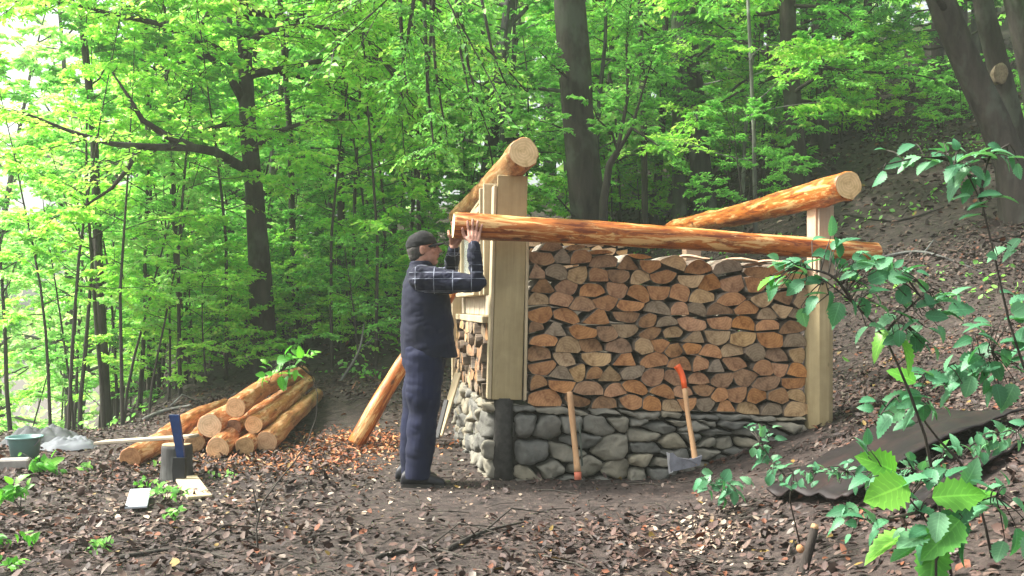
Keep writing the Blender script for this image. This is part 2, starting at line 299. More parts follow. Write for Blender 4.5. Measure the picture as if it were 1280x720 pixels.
# ---------------------------------------------------------------- tree builder
def unit(a): return a / np.maximum(np.linalg.norm(a, axis=-1, keepdims=True), 1e-9)
def leaf_arrays(p, d, nrm, s, w=.3, fold=.12):
    side = unit(np.cross(d, nrm)); n2 = np.cross(side, d); s = s[:, None]
    V = np.stack([p, p + d * s * .45 + side * s * w + n2 * s * fold, p + d * s - n2 * s * .12, p + d * s * .45 - side * s * w + n2 * s * fold], 1)
    return V.reshape(-1, 3)
def leaf_faces(n):
    b = np.arange(n)[:, None] * 4; return np.concatenate([b + [0, 1, 2], b + [0, 2, 3]], 0).reshape(-1, 3)
class Tree:
    def __init__(s, seed): s.r = np.random.default_rng(seed); s.wood = MB(); s.tw = []; s.L = [[], [], [], []]
    def limb(s, p0, d0, length, r0, leafsize=.09, dens=1.0, droop=.12, twl=.38, t0=.22, n=7, tilt=.38, pts=None):
        R = s.r
        if pts is None:
            p = np.array(p0, float); d = unit(np.array(d0, float)); pts = [p.copy()]; st = length / n
            for i in range(n):
                d = unit(d + R.normal(0, .13, 3) + np.array([0, 0, -droop * (i / n)])); p = p + d * st; pts.append(p.copy())
        pts = np.array(pts, float); k = len(pts); seg = np.linalg.norm(np.diff(pts, axis=0), axis=1); length = seg.sum()
        s.wood.tube(pts.tolist(), [r0 * (1 - .85 * i / (k - 1)) for i in range(k)], 5 if r0 < .04 else 7, caps=False)
        nt = max(3, int(length * 7 * dens))
        t = R.uniform(t0, 1, nt); idx = t * (k - 1); i0 = np.minimum(idx.astype(int), k - 2); fr = (idx - i0)[:, None]
        base = pts[i0] * (1 - fr) + pts[i0 + 1] * fr; ld = unit(pts[i0 + 1] - pts[i0])
        up = np.array([0, 0, 1.]); sd = unit(np.cross(ld, up) + 1e-6); sg = R.choice([-1, 1], nt)[:, None]
        td = unit(ld * R.uniform(.25, 1, (nt, 1)) + sd * sg * R.uniform(.4, 1.1, (nt, 1)) + R.normal(0, .22, (nt, 3)) + [0, 0, -.05])
        tl = length * twl * (1.15 - .7 * t) * R.uniform(.5, 1.1, nt); tl = np.clip(tl, .25, 1.5)
        s.sprays(base, td, tl, leafsize, tilt, .004 + r0 * .1)
    def sprays(s, base, td, tl, leafsize, tilt=.38, rw=.005, hang=.25):
        R = s.r; nt = len(base); up = np.array([0, 0, 1.])
        tip = base + td * tl[:, None] + np.array([0, 0, -1]) * (tl ** 2)[:, None] * hang * .5
        s.tw.append((base, tip, np.full(nt, rw)))
        # sub twigs
        ns = 5; tt = R.uniform(.15, 1, (nt, ns)); b2 = base[:, None] * (1 - tt[..., None]) + tip[:, None] * tt[..., None]
        sd = unit(np.cross(td, up) + 1e-6)[:, None] * R.choice([-1, 1], (nt, ns))[..., None]
        d2 = unit(td[:, None] * .7 + sd * R.uniform(.3, 1, (nt, ns, 1)) + R.normal(0, .2, (nt, ns, 3))); l2 = (tl[:, None] * R.uniform(.25, .5, (nt, ns)))
        b2 = b2.reshape(-1, 3); d2 = d2.reshape(-1, 3); l2 = l2.reshape(-1); t2 = b2 + d2 * l2[:, None]; t2[:, 2] -= l2 ** 2 * .3
        s.tw.append((b2, t2, np.full(len(b2), rw * .5)))
        nl = 7
        for bb, ee in ((b2, t2), (base, tip)):
            m = len(bb); u = (np.arange(nl)[None] + R.uniform(0, 1, (m, nl))) / nl; u = u * .95 + .05
            pp = bb[:, None] * (1 - u[..., None]) + ee[:, None] * u[..., None]
            dd = unit(ee - bb)[:, None] * np.ones((m, nl, 1)); sg = np.where(np.arange(nl) % 2 == 0, 1, -1)[None, :, None]
            sdd = unit(np.cross(dd, up) + 1e-6) * sg
            ld = unit(dd * .6 + sdd * .9 + R.normal(0, .25, (m, nl, 3)) + [0, 0, -.15])
            nn = unit(up + R.normal(0, tilt, (m, nl, 3)))
            s.L[0].append(pp.reshape(-1, 3)); s.L[1].append(ld.reshape(-1, 3)); s.L[2].append(nn.reshape(-1, 3)); s.L[3].append(leafsize * R.uniform(.6, 1.2, m * nl))
    def trunk(s, pts, rad, n=12):
        s.wood.tube(pts, rad, n, caps=True, jit=.05)
    def build(s, name, bark, leafm, origin=(0, 0, 0)):
        o = np.array(origin, float); root = empty(name, tuple(origin))
        # wood incl. twigs
        V = [np.array(s.wood.v)]; F = []; off = len(s.wood.v)
        q = np.array([f if len(f) == 4 else None for f in s.wood.f if len(f) == 4]); F.append(q)
        for b, e, r in s.tw:
            m = len(b); d = unit(e - b); a = unit(np.cross(d, [.3, .2, .93])); c = np.cross(d, a); r = r[:, None]
            ring = [a, -.5 * a + .87 * c, -.5 * a - .87 * c]; V.append(np.stack([b + x * r for x in ring] + [e + x * r * .4 for x in ring], 1).reshape(-1, 3))
            k = np.arange(m)[:, None] * 6 + off; F.append(np.concatenate([k + [0, 1, 4, 3], k + [1, 2, 5, 4], k + [2, 0, 3, 5]], 0)); off += m * 6
        me = np_mesh('trunk', np.concatenate(V) - o, np.concatenate(F), bark, True); link('trunk', me, root)
        p, d, n, sz = [np.concatenate(x) for x in s.L]
        me = np_mesh('crown', leaf_arrays(p, d, n, sz) - o, leaf_faces(len(p)), leafm); link('crown', me, root)
        return root
def copy_tree(root, loc, rz, sc, nm=None, skip=()):
    r = root.copy(); C.objects.link(r); r.location = loc; r.rotation_euler = (0, 0, rz); r.scale = (sc, sc, sc)
    if nm: r.name = nm
    for ch in list(root.children):
        if ch.name.split('.')[0] in skip: continue
        c = ch.copy(); C.objects.link(c); c.parent = r
    return r
def auto_tree(seed, name, h, r, cb, spread, nl, ls, bark, leafm, dens=1.0, up=.25, lean=.04, tilt=.38, topspread=.35):
    T = Tree(seed); R = T.r; n = 9; pts = []; p = np.zeros(3); d = np.array([R.normal(0, lean), R.normal(0, lean), 1.])
    for i in range(n + 1):
        pts.append(p.copy()); d = unit(d + np.append(R.normal(0, lean, 2), 0)); p = p + d * h / n
    pts[0][2] -= .3
    T.trunk(pts, [max(.006, r * (1.25 if i == 0 else 1 - .9 * (i / n) ** 1.2)) for i in range(n + 1)], 8)
    for i in range(nl):
        t = (i + R.uniform(0, 1)) / nl; z = cb + (h - cb) * t * .98; f = z / h * n; i0 = min(int(f), n - 1); b = pts[i0] * (1 - f + i0) + pts[i0 + 1] * (f - i0)
        az = i * 2.4 + R.uniform(-.5, .5); L = spread * ((1 - t) * (1 - topspread) + topspread) * R.uniform(.65, 1.15)
        T.limb(b, (math.cos(az), math.sin(az), up + t * .5 + R.normal(0, .15)), L, max(.006, r * .35 * (1 - t * .6)), ls, dens, tilt=tilt)
    return T.build(name, bark, leafm)

# prototypes (moved to their first places below)
PROTO = {}
def proto(k, *a, **kw): PROTO.setdefault(k, []).append([auto_tree(*a, **kw), False])
proto('sap', 11, 'sapling_tree', 5.5, .026, 1.9, 1.3, 12, .085, M['bark_sap'], M['leaf_yellow'], 1.0)
proto('sap', 12, 'sapling_tree', 7.0, .036, 2.6, 1.6, 13, .09, M['bark_sap'], M['leaf_mid'], .9)
proto('sap', 13, 'sapling_tree', 4.5, .022, 1.2, 1.1, 12, .08, M['bark_sap'], M['leaf_pale'], 1.0)
proto('mid', 21, 'young_beech_tree', 9, .07, 1.6, 2.5, 22, .1, M['bark_grey'], M['leaf_mid'], .9)
proto('mid', 22, 'young_beech_tree', 10, .08, 2.4, 2.7, 22, .105, M['bark_sap'], M['leaf_yellow'], .85)
proto('dark', 23, 'young_beech_tree', 8, .09, 1.2, 2.4, 22, .1, M['bark_dark'], M['leaf_dark'], .9)
proto('tall', 31, 'forest_tree', 17, .2, 4.5, 4.2, 30, .17, M['bark_dark'], M['leaf_mid'], .6)
proto('tall', 32, 'forest_tree', 19, .22, 6.0, 4.5, 30, .18, M['bark_grey'], M['leaf_yellow'], .6)
proto('tall', 33, 'forest_tree', 16, .17, 3.5, 3.8, 30, .17, M['bark_dark'], M['leaf_dark'], .6)
proto('pale', 34, 'forest_tree', 14, .15, 2.5, 3.6, 28, .17, M['bark_grey'], M['leaf_pale'], .6)
proto('bush', 41, 'understory_bush', 2.2, .02, .3, 1.2, 14, .075, M['bark_sap'], M['leaf_mid'], 1.1, .35, topspread=.7)
proto('bush', 42, 'understory_bush', 1.8, .018, .2, 1.3, 13, .07, M['bark_sap'], M['leaf_yellow'], 1.1, .3, topspread=.7)
LAB = {'sap': ('slender dark stemmed sapling in the thicket among the bigger trees', 'sapling', 'saplings of the forest thicket'),
       'mid': ('leafy young beech of the forest behind the clearing', 'tree', 'young beeches behind the clearing'),
       'dark': ('dark leaved young beech in the shade behind the clearing', 'tree', 'dark young beeches in the shade'),
       'tall': ('tall forest tree in the woods far behind the woodshed', 'tree', 'tall trees of the background forest'),
       'pale': ('pale hazy green tree far back at the edge of the valley', 'tree', 'pale trees at the valley edge'),
       'bush': ('low leafy bush growing on the forest floor behind the clearing', 'bush', 'understory bushes of the forest')}
cnt = {}
def place(kind, px, d, sc=1.0, var=None):
    L = PROTO[kind]; i = cnt.get(kind, 0) if var is None else var; cnt[kind] = cnt.get(kind, 0) + 1; e = L[i % len(L)]
    loc = onground(px, d); rz = rnd.uniform(0, 6.28); sc *= rnd.uniform(.88, 1.12)
    if not e[1]:
        o = e[0]; o.location = loc; o.rotation_euler = (0, 0, rz); o.scale = (sc,) * 3; e[1] = True
    else: o = copy_tree(e[0], loc, rz, sc)
    tag(o, *LAB[kind]); return o

# ---- named big trees
def px_pts(lst): return [tuple(P(*q)) for q in lst]
# big left trunk
b = onground(335, 13); T = Tree(101)
tp = [(b.x + .02, b.y, b.z - .3)] + px_pts([(330, 440, 13), (325, 340, 13), (318, 240, 13), (310, 160, 13), (306, 70, 13.1), (302, 0, 13.2), (300, -90, 13.3), (302, -180, 13.3)])
T.trunk(tp, [.26, .185, .15, .125, .11, .095, .085, .065, .03], 14)
for L, r in (([(308, 212, 13), (270, 190, 12), (235, 184, 11.2), (190, 184, 10.6), (140, 180, 10.3), (90, 165, 10.1), (28, 140, 10)], .07),
             ([(240, 184, 11.2), (205, 168, 10.8), (178, 150, 10.6), (160, 120, 10.6), (140, 90, 10.6)], .055),
             ([(172, 184, 10.5), (160, 210, 10.3), (140, 235, 10.2), (110, 255, 10.1), (60, 275, 10)], .035),
             ([(306, 130, 13.1), (285, 90, 12.7), (260, 70, 12.3), (215, 80, 12), (205, 100, 11.7)], .07),
             ([(310, 160, 13), (285, 155, 12.5), (262, 160, 12.2), (240, 172, 12)], .05),
             ([(304, 60, 13.1), (330, 40, 12.5), (380, 30, 12), (440, 40, 11.4)], .06),
             ([(304, 90, 13.1), (270, 60, 13), (200, 30, 12.6), (130, 15, 12), (60, -5, 11.5)], .07),
             ([(314, 190, 13), (345, 165, 12.6), (390, 150, 12.2), (440, 150, 12)], .05)):
    T.limb(None, None, 0, r, .085, .45 if L[0][1] in (184, 212) else .9, pts=px_pts(L))
for i in range(30):
    t = T.r.uniform(0, 1); z0 = 100 - 330 * t; az = T.r.uniform(PI * .6, PI * 2.3); q = P(305, z0, 13.1)
    T.limb(tuple(q), (math.cos(az), math.sin(az), .15), T.r.uniform(2.6, 4.6), .05, .09, .8, droop=.35)
tag(T.build('beech_tree', M['bark_dark'], M['leaf_yellow'], b), 'big dark trunked beech behind the log pile with long bare limb reaching left', 'tree')
# centre trunk with hanging twigs
b = onground(740, 14.5); T = Tree(102)
tp = [(b.x, b.y, b.z - .3)] + px_pts([(738, 330, 14.5), (736, 270, 14.5), (729, 200, 14.5), (722, 140, 14.5), (718, 80, 14.5), (712, 10, 14.5), (706, -80, 14.5), (700, -200, 14.5)])
T.trunk(tp, [.42, .29, .275, .26, .24, .25, .24, .2, .1], 14)
for i in range(16):
    az = T.r.uniform(0, 6.28); q = P(708, -60 - 12 * i, 14.5)
    T.limb(tuple(q), (math.cos(az), math.sin(az), .2), T.r.uniform(3, 5), .06, .1, .6)
L = px_pts([(705, -90, 14.5), (660, -110, 12.5), (610, -90, 10.5), (560, -60, 9), (520, -50, 8.2)]); T.limb(None, None, 0, .07, .08, .6, pts=L)
for (x0, x1, y1, d) in ((528, 545, 205, 8.6), (536, 560, 175, 8.8), (568, 590, 130, 9.3), (572, 610, 165, 9.4), (540, 532, 120, 8.7), (600, 640, 120, 10), (515, 500, 90, 8.4), (498, 510, 120, 8.4)):
    pts = px_pts([(x0, -60, d), (x0 + 2, 0, d), (x0 + (x1 - x0) * .35, y1 * .5, d), (x0 + (x1 - x0) * .7, y1 * .8, d), (x1, y1, d)])
    T.wood.tube(pts, [.024, .019, .015, .01, .005], 5, caps=False)
    pa = np.array(pts); n = 9; t = T.r.uniform(.25, 1, n) * 4; i0 = np.minimum(t.astype(int), 3); bb = pa[i0] * (1 - (t - i0))[:, None] + pa[i0 + 1] * (t - i0)[:, None]
    T.sprays(bb, unit(T.r.normal(0, 1, (n, 3)) * [1, 1, .2] + [0, 0, -.9]), T.r.uniform(.15, .4, n), .055, .9, .005)
for L, r in (([(735, 290, 14.5), (700, 250, 14.2), (664, 230, 14)], .02), ([(722, 110, 14.5), (690, 80, 14), (665, 55, 13.6)], .025), ([(724, 170, 14.5), (690, 155, 14), (650, 145, 13.7)], .018)):
    T.limb(None, None, 0, r, .08, 1, pts=px_pts(L))
tag(T.build('beech_tree', M['bark_dark'], M['leaf_mid'], b), 'thick dark trunk rising right behind the firewood stack with hanging twigs', 'tree')
# forked thin tree right of it
b = onground(752, 13.5); T = Tree(103)
T.trunk([(b.x, b.y, b.z - .2)] + px_pts([(755, 250, 13.5), (762, 205, 13.5), (772, 190, 13.5)]), [.08, .06, .05, .045], 8)
for L, r in (([(772, 190, 13.5), (790, 160, 13.4), (803, 115, 13.3), (820, 60, 13)], .035), ([(772, 190, 13.5), (765, 165, 13.4), (748, 150, 13.2), (735, 120, 13)], .025), ([(772, 190, 13.5), (785, 120, 13.5), (783, 50, 13.5), (792, -20, 13.5)], .035), ([(790, 160, 13.4), (820, 180, 13), (846, 196, 12.8)], .02)):
    T.limb(None, None, 0, r, .08, 1.2, pts=px_pts(L))
tag(T.build('young_beech_tree', M['bark_sap'], M['leaf_mid'], b), 'thin crooked forked tree just right of the thick central trunk', 'tree')
def straight(seed, pts, rad, bark, leafm, label, z0, nl=12, name='forest_tree', ls=.1, L=(1.5, 3), az=(0, 6.28), dens=.8, n=12):
    T = Tree(seed); bx, d = pts[0][0], pts[0][2]; b = onground(bx, d)
    w = [(b.x, b.y, b.z - .3)] + px_pts(pts[1:]); T.trunk(w, rad, n); w = np.array(w)
    for i in range(nl):
        t = T.r.uniform(z0, 1) * (len(w) - 1); i0 = min(int(t), len(w) - 2); q = w[i0] * (1 - t + i0) + w[i0 + 1] * (t - i0); a = T.r.uniform(*az)
        T.limb(q, (math.cos(a), math.sin(a), .15 + T.r.normal(0, .15)), T.r.uniform(*L), rad[1] * .25, ls, dens)
    return tag(T.build(name, bark, leafm, b), label, 'tree')
straight(104, [(1003, 300, 16), (1001, 240, 16), (994, 160, 16), (987, 80, 16), (984, 0, 16), (980, -120, 16)], [.2, .16, .15, .145, .135, .1], M['bark_dark'], M['leaf_mid'], 'straight dark trunk behind the upper right roof beam', .45, 14)
straight(105, [(884, 300, 18), (874, 190, 18), (866, 110, 18), (858, 40, 18), (855, -100, 18)], [.24, .19, .2, .19, .12], M['bark_grey'], M['leaf_yellow'], 'grey trunk with mottled bark left of the straight dark trunk', .35, 18)
straight(106, [(850, 290, 19), (848, 200, 19), (848, 120, 19), (846, 40, 19), (846, -60, 19)], [.16, .13, .12, .11, .08], M['bark_pale'], M['leaf_mid'], 'pale narrow trunk close beside the mottled grey one', .4, 10)
straight(107, [(1282, 260, 11.6), (1264, 205, 11.7), (1242, 150, 11.8), (1213, 90, 11.8), (1188, 30, 11.8), (1172, -10, 11.8), (1120, -120, 11.8)], [.26, .19, .18, .17, .165, .16, .09], M['bark_dark'], M['leaf_mid'], 'leaning grey beech trunk at the upper right with pale blotches', .7, 9, 'beech_tree', n=14)
o = straight(108, [(1296, 280, 13), (1272, 180, 13), (1250, 90, 13), (1232, 20, 13), (1215, -80, 13)], [.2, .15, .14, .13, .09], M['bark_dark'], M['leaf_mid'], 'grey beech trunk at right edge with a round sawn off limb scar', .8, 5, 'beech_tree', n=14)
sc = MB(); c0 = P(1251, 92, 12.86) - Vector(o.location); sc.tube([c0 + Vector((0, .1, 0)), c0 + Vector((-.008, -.02, 0)), c0 + Vector((-.01, -.03, 0))], [.095, .095, .08], 14, jit=.08, ell=1.45); sc.build('branch_scar', M['end_grey'], o)
straight(109, [(1312, 220, 14), (1290, 100, 14), (1268, 0, 14), (1255, -80, 14)], [.18, .15, .14, .1], M['bark_dark'], M['leaf_mid'], 'grey beech trunk cut by the upper right corner', .8, 5, 'beech_tree', n=14)
for k, (x0, x1, d, r, lab) in enumerate(((950, 935, 15, .035, 'thin pale stem left of the straight dark trunk'), (914, 948, 17, .04, 'thin leaning pale stem behind the upper right beam'), (1040, 1020, 19, .13, 'shaded trunk just right of the straight dark trunk'),
                                        (1078, 1052, 22, .1, 'dark trunk on the bank in the deep shade'), (135, 100, 12.5, .06, 'leaning slim trunk at the left by the tarp heap'), (810, 800, 17, .06, 'slim dark trunk behind the firewood stack'),
                                        (375, 350, 14.5, .05, 'slim stem just right of the big left trunk'), (425, 428, 15, .06, 'slim upright stem in the thicket behind the man'), (190, 180, 14, .05, 'slim upright stem behind the pile left end'))):
    straight(120 + k, [(x0, 0, d), ((x0 * 2 + x1) / 3, 330, d), ((x0 + x1) / 2, 170, d), (x1, 0, d), (x1 - 8, -120, d)], [r * 1.3, r, r * .9, r * .75, r * .4], M['bark_pale'] if 'pale' in lab else M['bark_sap'], M['leaf_mid'] if k % 2 else M['leaf_yellow'], lab, .45, 12, 'slim_tree', .09, (1, 2.2), dens=.9, n=8)

# ---- forest behind: copies
SKIP = [(285, 395, 14), (675, 790, 15.5), (955, 1030, 17.5), (835, 900, 19)]
def scatter(kind, n, x0, x1, d0, d1, sc=1.0, var=None):
    pts = []
    k = 0
    while len(pts) < n and k < n * 30:
        k += 1; px = rnd.uniform(x0, x1); d = rnd.uniform(d0, d1)
        if any(a_ < px < b_ and d < c_ for a_, b_, c_ in SKIP): continue
        x = (px - CX) * d / F
        if all((x - a) ** 2 + (d - b_) ** 2 > (.45 if kind in ('sap', 'bush') else 1.6) ** 2 for a, b_ in pts): pts.append((x, d)); place(kind, px, d, sc, var)
scatter('sap', 34, 40, 560, 11.8, 20); scatter('sap', 14, 560, 1000, 15, 24)
scatter('sap', 8, 20, 230, 10.5, 13, .8)
scatter('mid', 9, 250, 640, 15, 24); scatter('mid', 10, 600, 960, 15.5, 26)
scatter('dark', 2, 420, 620, 20, 28); scatter('dark', 9, 640, 1250, 19, 32)
scatter('tall', 10, 400, 760, 26, 46); scatter('pale', 5, 300, 600, 19, 30); scatter('tall', 26, 700, 1340, 22, 48)
scatter('pale', 9, -20, 420, 20, 42); scatter('sap', 16, 60, 330, 15, 24, 1.2, 2)
scatter('bush', 24, 190, 480, 11.8, 16, .8); scatter('bush', 22, 380, 940, 13, 24); scatter('bush', 8, 120, 420, 12.5, 18); scatter('bush', 8, 900, 1120, 17, 25, 1.1, 1)
scatter('bush', 5, 1130, 1300, 15, 20, .6, 0)
scatter('tall', 5, 1330, 1600, 13, 20)      # canopy over the bank, out of frame, added to shade the right side

scatter('pale', 7, -420, -30, 18, 40); scatter('sap', 8, -200, 30, 13, 20)
# far wood: one mass
R = np.random.default_rng(5); n = 46000
pxs = R.uniform(-80, 1400, n); dd = R.uniform(36, 70, n); X = (pxs - CX) * dd / F
cl = R.integers(0, 700, n); cpx = R.uniform(-80, 1400, 700); cd = R.uniform(38, 68, 700); ch = R.uniform(0, 1, 700) ** .8 * 20
X = (cpx[cl] - CX) * cd[cl] / F + R.normal(0, 1.1, n); Y = cd[cl] + R.normal(0, 1.2, n); Z = np.array([ground(a, b) for a, b in zip((cpx - CX) * cd / F, cd)])[cl] + ch[cl] + R.normal(0, .8, n)
keep = ~((cpx[cl] < 330) & ((ch[cl] > 9 + cpx[cl] * .02) | (R.uniform(0, 1, n) < .3))); p = np.stack([X, Y, Z], 1)[keep]; m = len(p)
me = np_mesh('far_wood', leaf_arrays(p, unit(R.normal(0, 1, (m, 3)) * [1, 1, .5]), unit(R.normal(0, .6, (m, 3)) + [0, 0, 1]), R.uniform(.35, .7, m), .35), leaf_faces(m), M['leaf_pale'])
tag(link('far_wood', me), 'mass of green foliage far off between the trees', 'woodland', kind='stuff')
#PART2
# ---------------------------------------------------------------- the woodshed
UA = math.radians(8.3); U0 = Vector((-.16, 6.72, 0)); ux, uy = math.cos(UA), math.sin(UA)
def W(u, v, z): return Vector((U0.x + u * ux - v * uy, U0.y + u * uy + v * ux, z))
WM = Matrix(((ux, -uy, 0, U0.x), (uy, ux, 0, U0.y), (0, 0, 1, 0), (0, 0, 0, 1)))
def baseline(u): return .534 - .054 * u          # top of the foundation
def clip(poly, nx_, ny_, c):          # keep nx*x+ny*y <= c
    out = []
    for i in range(len(poly)):
        a, b = poly[i], poly[(i + 1) % len(poly)]; da = nx_ * a[0] + ny_ * a[1] - c; db = nx_ * b[0] + ny_ * b[1] - c
        if da <= 0: out.append(a)
        if da * db < 0: t = da / (da - db); out.append((a[0] + (b[0] - a[0]) * t, a[1] + (b[1] - a[1]) * t))
    return out
def voronoi(pts, bound, sx, sy, gap):
    res = []
    for i, (x, y) in enumerate(pts):
        poly = list(bound)
        for j, (a, b) in enumerate(pts):
            if i == j or abs(a - x) > 3.2 * sx or abs(b - y) > 3.2 * sy: continue
            nx_, ny_ = (a - x) / sx ** 2, (b - y) / sy ** 2; l = math.hypot(nx_, ny_); nx_ /= l; ny_ /= l
            c = nx_ * (a + x) / 2 + ny_ * (b + y) / 2 - gap; poly = clip(poly, nx_, ny_, c)
            if len(poly) < 3: break
        res.append(poly)
    return res
def rounded(poly, amt, k=4):          # amt(corner)->0..0.5
    # drop tiny edges
    q = []
    for p in poly:
        if not q or math.dist(p, q[-1]) > .006: q.append(p)
    if len(q) > 2 and math.dist(q[0], q[-1]) < .006: q.pop()
    out = []; n = len(q)
    for i in range(n):
        a, b, c = q[i - 1], q[i], q[(i + 1) % n]; r = amt(b)
        p0 = (b[0] + (a[0] - b[0]) * r, b[1] + (a[1] - b[1]) * r); p2 = (b[0] + (c[0] - b[0]) * r, b[1] + (c[1] - b[1]) * r)
        for s in range(k + 1): t = s / k; out.append(tuple((1 - t) ** 2 * p0[e] + 2 * t * (1 - t) * b[e] + t * t * p2[e] for e in (0, 1)))
    return out
ORD = ['bottom', 'second', 'third', 'fourth', 'fifth', 'sixth', 'seventh', 'eighth', 'ninth', 'tenth', 'eleventh', 'twelfth', 'thirteenth', 'fourteenth', 'fifteenth', 'sixteenth', 'seventeenth', 'eighteenth', 'nineteenth', 'twentieth']
TONES = [('amber', 'end_amber', .38), ('brown', 'end_brown', .28), ('tan', 'end_tan', .23), ('grey', 'end_grey', .08), ('dark', 'end_dark', .03)]
def stack(width, height, sx, sy, mapf, rotm, length, where, group, wob, topf=None, tones=TONES, frontj=.02):
    rows = int(round(height / sy)); pts = []; meta = []
    for r in range(rows):
        u = sx * (.35 if r % 2 else .75) * rnd.uniform(.7, 1.1); k = 0
        while u < width - sx * .25:
            pts.append((u, (r + .5) * sy + rnd.uniform(-.22, .22) * sy)); meta.append((r, k)); k += 1; u += sx * rnd.choice((.66, .85, 1, 1.1, 1.4)) 
    bound = [(0, 0), (width, 0), (width, height), (0, height)]
    cells = voronoi(pts, bound, sx, sy, .0028)
    for (x, y), cell, (r, k) in zip(pts, cells, meta):
        if len(cell) < 3: continue
        if r == rows - 1:
            top = topf(x); cell = clip(cell, 0, 1, top); 
            if len(cell) < 3: continue
        cx = sum(p[0] for p in cell) / len(cell); cy = sum(p[1] for p in cell) / len(cell)
        md = rnd.random(); sharp = rnd.uniform(.03, .09); rd = rnd.uniform(.25, .45)
        up = md < .55 or r == rows - 1
        if md < .85: amt = lambda p: (rd if (p[1] > cy) == up else sharp)
        else: amt = lambda p: .3
        full = rounded(cell, lambda p: .2)
        x0_, x1_ = min(p[0] for p in cell), max(p[0] for p in cell); y0_, y1_ = min(p[1] for p in cell), max(p[1] for p in cell); w_, h_ = x1_ - x0_, y1_ - y0_; cut = list(cell)
        if md < .85:
            rot = rnd.gauss(0, .3) + (0 if up else PI); ex = rnd.uniform(.5, .57) * w_; ey = rnd.uniform(.82, .96) * h_; ox, oy = (x0_ + x1_) / 2 + h_ * .5 * math.sin(rot), (y0_ + y1_) / 2 - h_ * .5 * math.cos(rot)
            fx_, fy_ = math.sin(rot), -math.cos(rot); ext_ = max(p[0] * fx_ + p[1] * fy_ for p in cell); cut = clip(cut, fx_, fy_, ext_ - rnd.uniform(.12, .24) * h_)
            if len(cut) < 3: cut = list(cell)
            ox -= fx_ * .12 * h_; oy -= fy_ * .12 * h_
            for q_ in range(-5, 6):
                a_ = q_ * .26; lx, ly = math.sin(a_), math.cos(a_); nx_, ny_ = lx / ex, ly / ey; l_ = math.hypot(nx_, ny_); off_ = 1 / l_; nx_, ny_ = nx_ / l_, ny_ / l_
                gx_, gy_ = nx_ * math.cos(rot) - ny_ * math.sin(rot), nx_ * math.sin(rot) + ny_ * math.cos(rot); cut = clip(cut, gx_, gy_, gx_ * ox + gy_ * oy + off_)
                if len(cut) < 3: break
        else:
            for sg_ in (-1, 1):
                a_ = rnd.uniform(.35, .9); gx_, gy_ = sg_ * math.cos(a_), math.sin(a_); cut = clip(cut, gx_, gy_, gx_ * (cx + sg_ * w_ * .22) + gy_ * (cy + h_ * .22))
                if len(cut) < 3: break
            cut = clip(cut, 0, -1, -(y0_ + .14 * h_)) or list(cell)
            amt = lambda p: .1
        if len(cut) < 3: cut = list(cell)
        mx_, my_ = sum(p[0] for p in cut) / len(cut), sum(p[1] for p in cut) / len(cut); cut = [(mx_ + (p[0] - mx_) * 1.06, my_ + (p[1] - my_) * 1.08) for p in cut]
        pl = rounded(cut, amt, 3)
        if len(pl) < 6 or len(full) < 6: continue
        full_c = (sum(p[0] for p in full) / len(full), sum(p[1] for p in full) / len(full)); cc_ = (sum(p[0] for p in pl) / len(pl), sum(p[1] for p in pl) / len(pl))
        def ray(poly, c, a):
            dx, dy = math.cos(a), math.sin(a); best = .01
            for i_ in range(len(poly)):
                p_, q_ = poly[i_ - 1], poly[i_]; ex_, ey_ = q_[0] - p_[0], q_[1] - p_[1]; dn = dx * ey_ - dy * ex_
                if abs(dn) < 1e-12: continue
                t_ = ((p_[0] - c[0]) * ey_ - (p_[1] - c[1]) * ex_) / dn; u_ = ((p_[0] - c[0]) * dy - (p_[1] - c[1]) * dx) / dn
                if t_ > 0 and -1e-6 <= u_ <= 1 + 1e-6: best = max(best, t_)
            return best
        cx, cy = cc_; back = []
        for p in pl: a_ = math.atan2(p[1] - cy, p[0] - cx); t_ = max(ray(full, cc_, a_), math.dist(p, cc_)); back.append((cx + math.cos(a_) * t_, cy + math.sin(a_) * t_))
        area = abs(sum(pl[i - 1][0] * pl[i][1] - pl[i][0] * pl[i - 1][1] for i in range(len(pl)))) / 2
        if area < .0018: continue
        n = len(pl); py0 = min(p[1] for p in pl) if up else max(p[1] for p in pl); pith = (cx, py0 + (.01 if up else -.01))
        tx, ty = rnd.uniform(-.12, .12), rnd.uniform(-.12, .12); f0 = rnd.uniform(-frontj, frontj)
        vs = []
        for s, y_ in ((.96, 0), (1, .005), (1.0, .05), (1.001, length)):
            for p in (pl if y_ < .05 else ([((p[0] + b[0]) / 2, (p[1] + b[1]) / 2) for p, b in zip(pl, back)] if y_ == .05 else back)):
                dx, dy = (p[0] - cx) * s + cx - pith[0], (p[1] - cy) * s + cy - pith[1]
                vs.append((dx, dy, -(f0 + y_ + (tx * (p[0] - cx) + ty * (p[1] - cy) if y_ < .1 else 0)) + rnd.uniform(-.0015, .0015)))
        m = MB(); m.add(vs, [tuple(range(n))], 0); fs = [(a_ * n + i, (a_ + 1) * n + i, (a_ + 1) * n + (i + 1) % n, a_ * n + (i + 1) % n) for a_ in (0, 1, 2) for i in range(n)]
        m.f += fs; m.m += [1] * len(fs); m.f.append(tuple(range(4 * n - 1, 3 * n - 1, -1))); m.m.append(0)
        q = rnd.random(); tone = tones[-1]
        for t_ in tones:
            if q < t_[2]: tone = t_; break
            q -= t_[2]
        ob = m.build('split_log', [M[tone[1]], M['wood_side']]); mw = rotm.copy(); mw.translation = mapf(pith[0], pith[1]); ob.matrix_basis = mw
        tag(ob, where(tone[0], 'round topped' if up and md < .85 else ('round bellied' if md < .85 else 'blunt wedge'), r, k, rows), 'firewood', group)
